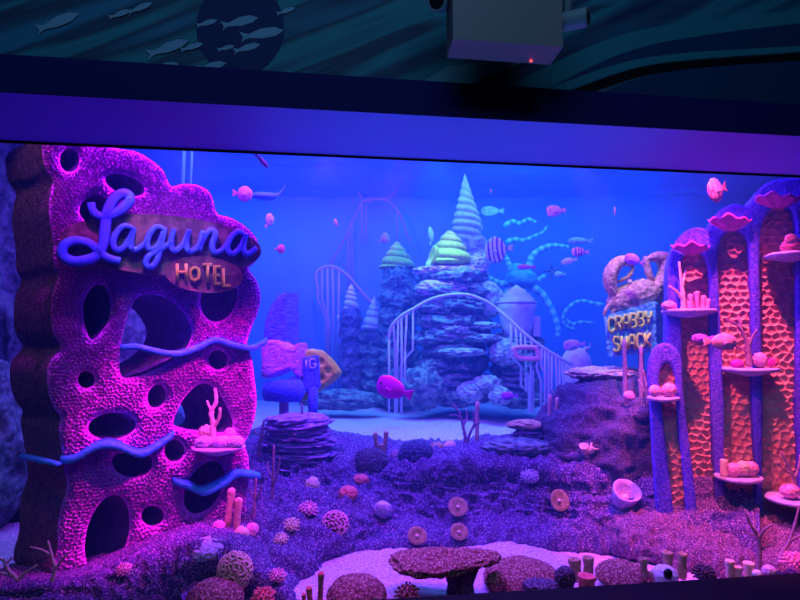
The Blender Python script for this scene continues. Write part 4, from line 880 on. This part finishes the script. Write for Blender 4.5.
# --- left front mound
tubes(230, 527, [(-3, 0, 36, 3.6, 4), (6, 0, 27, 3.6, 2)], M_branch, 'column_coral', 'pair of knobbly pink column corals at the foot of the pink facade', 'coral', open_=False, part='column')
lump(241, 534, 7, 6.5, M_peach, 'lump_coral', 'peach lump left of two beside the column corals'); lump(252, 531, 6.5, 7, M_pink, 'lump_coral', 'pink lump right of two beside the column corals'); lump(219, 527, 5.5, 6, M_pink, 'lump_coral', 'magenta-pink lump left of the column corals')
brain(205, 549, 18, 8, M_lilac, 'brain_coral', 'lilac brain coral on the crest of the front left mound', groove=.1, freq=10)
brain(213, 597, 28, 17, M_brown, 'brain_coral', 'wide maroon brain coral at the bottom edge, left of centre', Y=3.12, groove=.06, freq=12)
pompon(124, 570, 8, M_pink, 'frilly pink polyp coral at the bottom right corner of the facade', 40)
pompon(263, 598, 12, M_redc, 'red polyp coral at the bottom edge beside the maroon brain coral', 40, Y=3.1)
branch([([(18, 580), (24, 574), (37, 565)], 2.2, 1), ([(18, 580), (8, 570), (4, 559)], 2.6, 1.2), ([(6, 563), (1, 559), (-4, 560)], 1.4, .8), ([(6, 564), (10, 560), (12, 557)], 1.2, .7), ([(14, 577), (2, 573), (-8, 572)], 1.6, .8)], 3.1, M_branch, 'pink branching coral low in the left corner of the picture')
branch([([(52, 582), (55, 568), (53, 560), (48, 541)], 2.3, 1), ([(55, 570), (62, 560), (69, 552)], 1.6, .9), ([(52, 556), (42, 550), (30, 547)], 1.4, .8)], 3.12, M_branch, 'pink branching coral right of the corner one, in front of the facade')
def tall_branch(x, yb, yt, Y, lab, lean=0, m=M_branch):
    h = yb-yt
    branch([([(x, yb), (x+lean*.3, yb-h*.4), (x+lean, yt)], 2.2, 1), ([(x+lean*.3, yb-h*.45), (x+lean*.3+5, yb-h*.62), (x+lean+6, yt+h*.18)], 1.4, .7), ([(x+lean*.4, yb-h*.55), (x-4, yb-h*.68), (x-5+lean*.5, yt+h*.22)], 1.2, .6)], Y, m, lab)
tall_branch(254, 518, 478, 3.95, 'thin violet branching coral against the right edge of the facade', 2, M_branchp); tall_branch(272, 520, 445, 4.2, 'tall thin violet branching coral right of the facade, tallest of its group', 2, M_branchp)
tall_branch(259, 456, 420, 4.5, 'forked violet coral between the facade and the layered rock', 5, M_branchp); tall_branch(302, 462, 404, 4.7, 'forked pink coral in front of the layered rock, left of two', 0, M_branchp); tall_branch(314, 466, 440, 4.7, 'short forked pink coral in front of the layered rock, right of two', 1, M_branchp)
# --- hotel shelf
sp = SHELF_HOTEL; Y = sp.y-.03
branch([([(213, 445), (213, 425), (211, 412), (216, 402), (215, 389)], 3, 1.5), ([(213, 428), (219, 418), (220, 408)], 2, 1.3), ([(213, 413), (209, 406), (207, 401)], 1.5, 1)], Y, M_peach, 'pale peach antler coral standing on the facade shelf')
for k, (x, lab) in enumerate([(204, 'round pale lilac coral lump, left end of the facade shelf'), (222, 'pale lilac coral lump in the middle of the facade shelf'), (235, 'pale lilac coral lump, right end of the facade shelf')]): lump(x, 442, 8, 5.5, M_lilac, 'lump_coral', lab, p0=P(x, 442, Y-.02), freq=5)
lump(205, 431, 6, 6, M_peach, 'cup_coral', 'peach frilled coral behind the lumps on the facade shelf', p0=P(206, 432, Y+.04), amp=.35); lump(230, 434, 5, 5, M_pink, 'cup_coral', 'pink frilled coral behind the lumps on the facade shelf', p0=P(230, 434, Y+.04), amp=.35)
# --- building shelves
Y = SH[0].y-.03
lump(669, 305, 6.5, 4.5, M_pink, 'lump_coral', 'pink lump at the left end of the highest left building shelf', p0=P(669, 306, Y))
branch([([(683, 310), (683, 296), (681, 280), (679, 262)], 2.6, 1), ([(683, 300), (677, 292), (669, 286)], 1.8, .8), ([(682, 290), (684, 278), (686, 270)], 1.2, .7)], Y, M_peach, 'orange antler coral standing on the highest left building shelf')
tubes(697, 309, [(-5, 0, 14, 2.4, -2), (0, 0, 17, 2.6, 0), (5, 0, 13, 2.4, 2), (9, 1, 10, 2.2, 2), (-8, 1, 8, 2.2, -1)], M_pink, 'finger_coral', 'bright pink finger coral on the right of the highest left building shelf', 'coral', Y=Y, open_=False, part='finger')
Y = SH[1].y-.03
branch([([(749, 366), (748, 350), (745, 338), (738, 326), (727, 320)], 3, .9), ([(748, 348), (753, 336), (757, 330)], 1.8, .8), ([(742, 332), (740, 322), (738, 316)], 1.2, .6), ([(748, 354), (741, 348), (733, 346)], 1.3, .7)], Y, M_branchp, 'dark branching coral standing on the middle building shelf')
lump(737, 364, 5.5, 4, M_magenta, 'lump_coral', 'magenta lump left on the middle building shelf', p0=P(737, 364, Y)); lump(760, 358, 6.5, 6.5, M_pink, 'lump_coral', 'big pink round coral on the middle building shelf', p0=P(760, 360, Y), freq=6)
pompon(768, 362, 6.5, M_magenta, 'beaded magenta coral right on the middle building shelf', 30, p0=P(769, 363, Y)); lump(774, 361, 4, 4, M_redc, 'lump_coral', 'small dark red ball at the right end of the middle building shelf', p0=P(774, 362, Y))
Y = SH[2].y-.04
tubes(724, 475, [(0, 0, 15, 3.4, 0)], M_peach, 'pipe_sponge', 'single peach pipe sponge on the low building shelf', Y=Y)
for x, y, m, lab in ((734, 470, M_pink, 'pink knobbly coral in the middle of the low building shelf'), (743, 468, M_peach, 'peach knobbly coral right of the pink one on the low building shelf'), (751, 469, M_pink, 'pink knobbly coral at the right end of the low building shelf')): lump(x, y, 6, 6, m, 'lump_coral', lab, p0=P(x, y, Y), amp=.35, freq=4)
Y = SH[3].y-.03
lump(655, 391, 5.5, 5, M_pink, 'lump_coral', 'pink lump left on the little arch shelf', p0=P(655, 391, Y)); lump(669, 390, 6.5, 6, M_pink, 'lump_coral', 'larger pink lump right on the little arch shelf', p0=P(669, 390, Y))
Y = SH[4].y-.03
lump(790, 246, 9, 6, M_redc, 'frilled_coral', 'red frilled coral on the shelf at the right edge of the picture', p0=P(792, 247, Y), amp=.4, freq=4)
Y = SH[5].y-.04
lump(790, 489, 8, 6, M_pink, 'lump_coral', 'pink round coral on the low shelf at the right edge', p0=P(790, 491, Y)); branch([([(797, 492), (793, 476), (787, 464), (781, 452)], 1.8, .8), ([(792, 474), (784, 470), (777, 463)], 1.2, .6), ([(794, 480), (799, 466), (800, 455)], 1.2, .6)], Y, M_branchp, 'thin branching coral on the low shelf at the right edge')
# --- foreground along the sill
FYY = 3.3
t = thing('table_coral', 'low maroon table coral on a dark stalk in the front centre', 'coral', P(452, 592, 3.32)); mb = MB(); c = P(441, 562, 3.32)
def tb(V): return .10*np.sin(np.arctan2(V[:, 1], V[:, 0])*3+1)
blob(mb, c, (S(50, 3.32), .16, S(7.5, 3.32)), .14, 2.4, 6, 71, True, fun=tb, R=Matrix.Rotation(math.radians(-3), 3, 'Y') @ Matrix.Rotation(math.radians(1), 3, 'X')); pv = np.array([v[:] for v in mb.v]); nn = fbm(pv, 38, 2, 2, True)*.010; mb.v = [v+Vector((0, 0, q)) for v, q in zip(mb.v, nn)]; mb.obj('plate', M_brown, t)
mb = MB(); lathe(mb, [(.085, -.12), (.075, .0), (.07, .04), (.10, .13)], 18, 0, Matrix.Translation(P(460, 592, 3.36)), .05); mb.obj('stalk', M_dark, t)
brain(356, 594, 30, 17, M_brown, 'brain_coral', 'domed maroon brain coral at the bottom edge, left of the table coral', Y=3.2, groove=.06, freq=12)
brain(524, 580, 38, 14, M_brown, 'brain_coral', 'flat maroon brain coral right of the table coral', Y=3.4, groove=.06, freq=14)
brain(626, 576, 27, 9, M_brown, 'brain_coral', 'low maroon brain coral on the right behind the sill', Y=3.45, groove=.06, freq=12)
brain(497, 580, 10, 9, M_brown, 'brain_coral', 'small maroon coral head against the table coral stalk', Y=3.3)
pompon(407, 594, 12, M_brown, 'dull maroon polyp coral left of the table coral stalk', 36, Y=3.15)
lump(541, 586, 16, 5, M_dark, 'lump_coral', 'low dark crust coral at the front of the flat maroon coral', Y=3.25)
lump(565, 578, 9, 10, M_dark, 'lump_coral', 'dark round coral left of the red ring tubes', Y=3.3)
tubes(320, 600, [(0, 0, 26, 3, 1), (-9, 0, 12, 3, -2), (-15, 2, 8, 2.4, 0)], M_redc, 'tube_sponge', 'red tube sponge at the bottom edge left of the domed brain coral', Y=3.05)
tubes(586, 580, [(-8, -4, 16, 6, -1), (4, -5, 17, 5.2, 1)], M_tan, 'tube_sponge', 'pair of tan tube sponges behind the red ring sponge', Y=3.4)
tubes(586, 586, [(0, 0, 10, 8.5, 1)], M_redc, 'ring_sponge', 'short red open-topped sponge in front of the tan pair', Y=3.28)
tubes(645, 574, [(0, 0, 15, 4, -2), (8, 2, 4, 5, 0)], M_tan, 'tube_sponge', 'short tan tube sponge, leftmost at the right-hand sill', Y=3.4)
tubes(668, 572, [(0, 0, 19, 4.8, 0), (13, 1, 19, 4.2, 1)], M_tan, 'tube_sponge', 'pair of tan tube sponges above the pale rock at the right-hand sill', Y=3.46)
t = thing('pale_rock', 'small pale rock with a dark hole at the right-hand sill', 'rock', P(664, 582, 3.36)); mb = MB(); blob(mb, P(664, 575, 3.38), (S(12, 3.38), .06, S(8.5, 3.38)), .2, 2.5, 4, 5, True); mb.obj('stone', M_white, t); mb = MB(); blob(mb, P(668, 574, 3.315), (S(4.5, 3.3), .02, S(5, 3.3)), .1, 2, 3, 5); mb.obj('hole', M_black_eye, t)
pompon(704, 574, 11, M_dark, 'dark spiny urchin between the pale rock and the tan tubes', 60, Y=3.42, name='sea_urchin')
tubes(730, 575, [(0, 0, 14, 4.2, 0), (7, 1, 9, 3.4, 0)], M_peach, 'tube_sponge', 'peach tube sponge right of the dark urchin', Y=3.42); tubes(749, 573, [(0, 0, 10, 5, 0)], M_peach, 'tube_sponge', 'stubby peach sponge at the foot of the dark bare branches', Y=3.42)
lump(769, 571, 6, 5, M_lilac, 'lump_coral', 'lilac lump right of the dark bare branches', Y=3.4); lump(757, 574, 4, 3.5, M_white, 'lump_coral', 'tiny pale lump at the foot of the dark bare branches', Y=3.38)
pompon(794, 562, 12, M_pink, 'bright pink anemone at the right edge above the sill', 54, Y=3.55, name='sea_anemone')
branch([([(759, 571), (759, 548), (757, 535), (750, 524), (746, 513)], 3, .9), ([(758, 540), (764, 530), (773, 524)], 1.8, .8), ([(754, 530), (754, 520), (752, 511)], 1.4, .7), ([(759, 552), (766, 547), (774, 545)], 1.3, .6), ([(757, 536), (748, 533), (744, 530)], 1.1, .6)], 3.55, M_branchp, 'dark bare branching coral standing above the sill on the right')
branch([([(777, 566), (783, 552), (790, 540), (796, 520), (799, 508)], 2.4, .9), ([(789, 542), (799, 536), (806, 534)], 1.5, .8)], 3.6, M_branchp, 'leaning bare branch at the right edge above the sill')
# small encrusting corals scattered on the slope and step
rnd = random.Random(5); cols = [(M_pink, 'pink'), (M_lilac, 'lilac'), (M_peach, 'peach'), (M_tan, 'tan')]
# ================================================================== fish
def fish(px, py, Y, Lpx, yaw, label, m, name='fish', hr=.42, wr=.16, stripes=None, pitch=0, roll=0, fin=.10, fork=.10, tail=.20, cat='fish', m2=None, nose=.5):
    L = S(Lpx, Y); n = 40; seg = 20; vs = []; fs = []; ms = []
    for i in range(n+1):
        s = i/n
        if s < .8:
            q = s/.8; env = max(0, math.sin(PI*min(1, q**nose*.93+.0)))**.75 if q > 0 else 0
            h = hr*.5*env*(1-.1*q)+.028*min(1, q*6); wd = wr*.5*math.sin(PI*min(1, q*.96+.02))**.7+.008; f = fin*math.sin(PI*min(1, max(0, (q-.22)/.74)))**.6
        else:
            q = (s-.8)/.2; h = .035+tail*.5*q**.8*1.0; wd = .010*(1-q)+.003; f = 0
        for k in range(seg):
            a = 2*PI*k/seg; sa = math.sin(a); x = .5-s
            if s >= .8: x -= fork*abs(sa)**1.5*((s-.8)/.2)-.02
            else: x -= .05*f/max(fin, .001)*abs(sa)**6 if fin else 0
            z = h*sa+f*math.copysign(abs(sa)**7, sa)*(1 if sa > 0 else .75)
            y = wd*math.cos(a)
            vs.append(Vector((x*L, y*L, z*L)))
    for i in range(n):
        for k in range(seg):
            k2 = (k+1) % seg; fs.append((i*seg+k, (i+1)*seg+k, (i+1)*seg+k2, i*seg+k2)); s = i/n
            ms.append(1 if (stripes and any(a <= s < b for a, b in stripes)) else 0)
    fs += [tuple(range(seg)), tuple(reversed(range(n*seg, n*seg+seg)))]; ms += [0, 0]
    c = P(px, py, Y); M = Matrix.Translation(c) @ Matrix.Rotation(math.radians(yaw), 4, 'Z') @ Matrix.Rotation(math.radians(-pitch), 4, 'Y') @ Matrix.Rotation(math.radians(roll), 4, 'X')
    mb = MB(); mb.add([M @ v for v in vs], fs, ms); o = mb.obj(name, [m, m2 or M_black_eye], None, c); tag(o, label, cat)
    if Lpx > 14:
        for sgn in (1, -1):
            e = MB(); blob(e, M @ Vector((.36*L, sgn*wr*.40*L, hr*.08*L)), (L*.028,)*3, 0, 1, 2); e.obj('eye', M_black_eye, o)
            e = MB(); b = Vector((.18*L, sgn*wr*.46*L, -hr*.06*L)); q = [b+Vector((0, 0, .03*L)), b+Vector((-.16*L, sgn*.07*L, .03*L)), b+Vector((-.15*L, sgn*.06*L, -.08*L)), b+Vector((0, 0, -.03*L))]
            qq = [p+Vector((0, sgn*.012*L, 0)) for p in q]; e.add([M @ p for p in q+qq], [(0, 1, 2, 3), (7, 6, 5, 4), (0, 4, 5, 1), (1, 5, 6, 2), (2, 6, 7, 3), (3, 7, 4, 0)]); e.obj('pectoral_fin', m, o)
    return o
F_pink = mat('fish_pink', (.78, .26, .52), .5, (.9, .42, .6), 30); F_mag = mat('fish_magenta', (.95, .02, .98), .45); F_lav = mat('fish_lavender', (.62, .52, .82), .5); F_blue = mat('fish_blue', (.25, .45, .9), .5, (.4, .6, .95), 30)
F_pale = mat('fish_pale', (.66, .56, .74), .5); F_dk = mat('fish_dark_band', (.06, .08, .18), .5); F_ray = mat('ray_blue', (.10, .32, .72), .6); F_bat = mat('fish_rose', (.5, .14, .32), .55, (.62, .22, .42), 30); F_red = mat('fish_red', (.9, .3, .3), .5); F_vio = mat('fish_violet', (.62, .12, .85), .5); F_cyan = mat('fish_cyan', (.4, .8, .9), .5)
fish(394, 389, 3.9, 40, 152, 'bright magenta fish swimming above the middle of the upper sand', F_mag, 'wrasse', .46, .2, None, 16, fin=.05, tail=.22, fork=.06)
fish(243, 194, 4.6, 19, 5, 'pinkish fish with spread fins near the roof edge of the pink facade', F_pink, hr=.6, wr=.2, pitch=-5, fin=.16, tail=.36)
fish(269, 221, 4.6, 17, 60, 'pale oval fish tilted upright right of the pink facade', F_pale, hr=.55, wr=.2, pitch=55, fin=.08)
fish(280, 249, 4.6, 10, 10, 'small salmon fish right of the hotel sign', F_red, hr=.7, wr=.2, fin=.14)
fish(262, 161, 3.6, 17, 30, 'thin striped pink fish just under the window top', F_pink, hr=.2, wr=.1, pitch=-42, fin=.05)
fish(336, 223, 5.0, 13, 120, 'slim silver-blue fish alone in open water left of centre', F_pale, hr=.34, wr=.14, pitch=35, fin=.06)
fish(384, 239, 6.0, 14, 40, 'plump blue fish above the dim green shell', F_blue, hr=.7, wr=.25, pitch=30, fin=.05)
fish(431, 236, 7.0, 17, 70, 'diamond-shaped blue fish left of the bright green shell', F_blue, hr=.95, wr=.15, pitch=80, fin=.10, tail=.3)
fish(498, 250, 6.0, 27, 160, 'pale angelfish with dark upright bars right of the bright green shell', F_cyan, 'angelfish', .72, .14, [(.12, .18), (.28, .35), (.45, .52), (.61, .68), (.8, .86)], -6, fin=.20, m2=F_dk)
fish(556, 211, 5.6, 22, 197, 'lavender fish swimming below the rippled water surface', F_lav, hr=.46, wr=.18, fin=.05, tail=.2, pitch=-8)
fish(580, 252, 5.2, 17, 178, 'white fish with dark upright bars right of the octopus', F_pale, 'damselfish', .46, .16, [(.2, .27), (.36, .43), (.52, .59), (.68, .74)], 0, fin=.06, m2=F_dk)
fish(569, 261, 5.6, 16, 150, 'small cyan fish under the white barred fish', F_cyan, hr=.3, wr=.14, pitch=-10, fin=.08)
fish(615, 211, 5.0, 9, 80, 'tiny pink fish seen head on in open water above the crab', F_pink, hr=.9, wr=.2, fin=.08)
fish(634, 260, 4.7, 20, 140, 'violet-magenta fish between the crab claws', F_vio, hr=.42, wr=.2, pitch=25, fin=.08)
fish(717, 190, 4.0, 28, 205, 'large pale pink fish above the left arches of the building', F_bat, 'batfish', .66, .2, [(.1, .16), (.3, .36)], -20, fin=.16, tail=.36, m2=F_pink)
fish(721, 342, 3.8, 34, 6, 'pink and white fish swimming left of the middle building shelf', F_pink, hr=.36, wr=.2, fin=.07, tail=.24, pitch=-2)
fish(702, 338, 3.95, 20, 178, 'slim violet fish just behind the pink and white fish', F_vio, hr=.3, wr=.14, fin=.05)
fish(526, 267, 6.5, 18, 188, 'slender violet fish in front of the octopus arms', F_vio, hr=.2, wr=.12, fin=.04)
fish(509, 396, 5.4, 16, 185, 'small violet fish low before the far coral bushes', F_vio, hr=.42, wr=.18, fin=.06)
fish(492, 211, 8.0, 22, 180, 'hazy blue fish in the distance right of the turret shell', F_blue, hr=.34, wr=.15, fin=.05)
fish(560, 274, 7.2, 11, 180, 'tiny bright cyan fish right of the starfish', F_cyan, hr=.4, wr=.15, fin=.04)
fish(574, 345, 5.9, 22, 184, 'pale blue fish in front of the domed hut roof', F_lav, hr=.4, wr=.15, fin=.05, pitch=-6)
fish(580, 241, 7.0, 24, 180, 'dim slender blue fish behind the white barred fish', F_blue, hr=.2, wr=.1, fin=.04)
fish(793, 239, 3.9, 16, 180, 'pink fish at the right edge above the top shelf', F_pink, hr=.5, wr=.18, fin=.1)
fish(338, 317, 6.5, 6, 90, 'tiny pale fish right of the blue sponge fin', F_lav, hr=.6, wr=.4)
fish(491, 191, 5.2, 4.5, 90, 'tiny pale fleck-like fish near the tip of the turret shell', F_pale, hr=.9, wr=.3)
# ray with a raised tail
c = P(268, 195, 5.2); t = MB(); n = 30; vs = []; fs = []; seg = 16; Lr = S(36, 5.2)
for i in range(n+1):
    s = i/n; wd = (.42*math.sin(PI*min(1, s*1.25))**.8 if s < .8 else 0)*Lr*.55+Lr*.008; h = Lr*(.10*math.sin(PI*min(1, s**.7))**.8+.008)
    x = (s-.5)*Lr*(1.0 if s < .8 else 1.0); z = -.02*Lr*math.sin(s*3)+(max(0, s-.72)/.28)**1.6*Lr*.30
    for k in range(seg):
        a = 2*PI*k/seg; vs.append(c+Vector((x, wd*math.cos(a), z+h*math.sin(a)-abs(math.cos(a))*wd*.18)))
for i in range(n):
    for k in range(seg): k2 = (k+1) % seg; fs.append((i*seg+k, i*seg+k2, (i+1)*seg+k2, (i+1)*seg+k))
fs += [tuple(reversed(range(seg))), tuple(range(n*seg, n*seg+seg))]; t.add(vs, fs); tag(t.obj('stingray', F_ray, None, c), 'blue ray with raised whip tail, right of the pinkish fish', 'ray')
# ================================================================== lamps
def spot(name, loc, tgt, col, e, ang=60, blend=.6, rad=.08):
    l = bpy.data.lights.new(name, 'SPOT'); l.color = col; l.energy = e; l.spot_size = math.radians(ang); l.spot_blend = blend; l.shadow_soft_size = rad
    o = bpy.data.objects.new(name, l); C.objects.link(o); o.location = loc; o.rotation_euler = (Vector(tgt)-Vector(loc)).to_track_quat('-Z', 'Y').to_euler()
def area(name, loc, tgt, col, e, sx, sy):
    l = bpy.data.lights.new(name, 'AREA'); l.shape = 'RECTANGLE'; l.size = sx; l.size_y = sy; l.color = col; l.energy = e
    o = bpy.data.objects.new(name, l); C.objects.link(o); o.location = loc; o.rotation_euler = (Vector(tgt)-Vector(loc)).to_track_quat('-Z', 'Y').to_euler()
spot('tank_light', (-1.35, 2.92, 3.75), (-1.62, 3.8, 2.6), (.52, .02, 1), 470, 54)
spot('tank_light', (-1.0, 2.98, 3.3), (-1.5, 3.75, .6), (1, .02, .85), 700, 26, .6)
spot('tank_light', (.15, 3.2, 2.66), (-1.4, 3.8, .95), (1, .02, .8), 420, 36, .7)  # added side spot, kept out of view, to brighten the lower facade
spot('tank_light', (-1.2, 2.9, 3.3), (-1.45, 3.75, 2.1), (.85, 1, .5), 34, 30)
spot('tank_light', (-2.3, 2.75, 3.6), (-2.35, 3.7, 1.8), (1, .45, .6), 25, 50)  # added warm spot that lifts the dark left side of the facade
spot('tank_light', (1.9, 3.44, 3.7), (2.15, 4.15, .9), (1, .11, .34), 1000, 42, .6, .04)
spot('tank_light', (.95, 3.32, 2.72), (2.1, 4.2, .95), (1, .13, .26), 230, 36, .7, .04)  # added hidden side spot that fills the shelf shadows on the panels
spot('tank_light', (1.55, 4.0, 3.7), (1.9, 4.8, 1.9), (.9, 1, .5), 120, 28)
area('tank_light', (.1, 4.4, 3.7), (.1, 4.45, 0), (.20, .05, 1), 400, 3.8, .5)
area('tank_light', (0, 8.7, 3.8), (0, 9.6, 1.6), (.06, .24, 1), 110, 9, .4)  # added wash that brightens the back wall
area('tank_light', (.3, 7.0, 3.75), (.3, 7.2, 0), (.07, .27, 1), 270, 6, 2)
spot('tank_light', (.4, 6.2, 3.7), (.3, 6.9, .6), (.05, .6, 1), 230, 70)
spot('tank_light', (-.9, 6.9, 3.7), (-.8, 9.5, 3.1), (.75, .05, 1), 170, 76)
spot('tank_light', (.5, 6.0, 3.7), (.6, 7.2, 2.5), (1, 1, .2), 60, 30)
spot('tank_light', (.2, 3.25, 3.6), (.2, 3.45, 0), (.85, .05, 1), 190, 46)
spot('tank_light', (-.7, 3.15, 3.5), (-.7, 3.4, 0), (1, .06, .8), 80, 46)
spot('tank_light', (1.3, 3.35, 3.6), (1.3, 3.75, 0), (.9, .08, .9), 70, 46)
spot('tank_light', (1.4, 7.6, 2.4), (1.6, 8.4, 3.9), (.1, .55, 1), 60, 70)  # added underwater spot aimed up to put bright streaks on the water surface
area('room_lamp', (0, -.6, 4.7), (0, 3.2, 2.9), (.2, .55, 1), 46, 3, 1)
for u, col, e in ((-2.2, (.08, .004, 1), 7), (-.9, (.06, .02, 1), 15), (.25, (.05, .28, 1), 85), (1.5, (.22, .05, 1), 26), (2.4, (.5, .02, 1), 22)):
    p = GL.W(u, ZB+.02, .34); spot('soffit_fill', p, p+Vector((0, -.02, 2)), col, e, 62, .9, .03)  # added unseen spots that tint and brighten the soffit from below
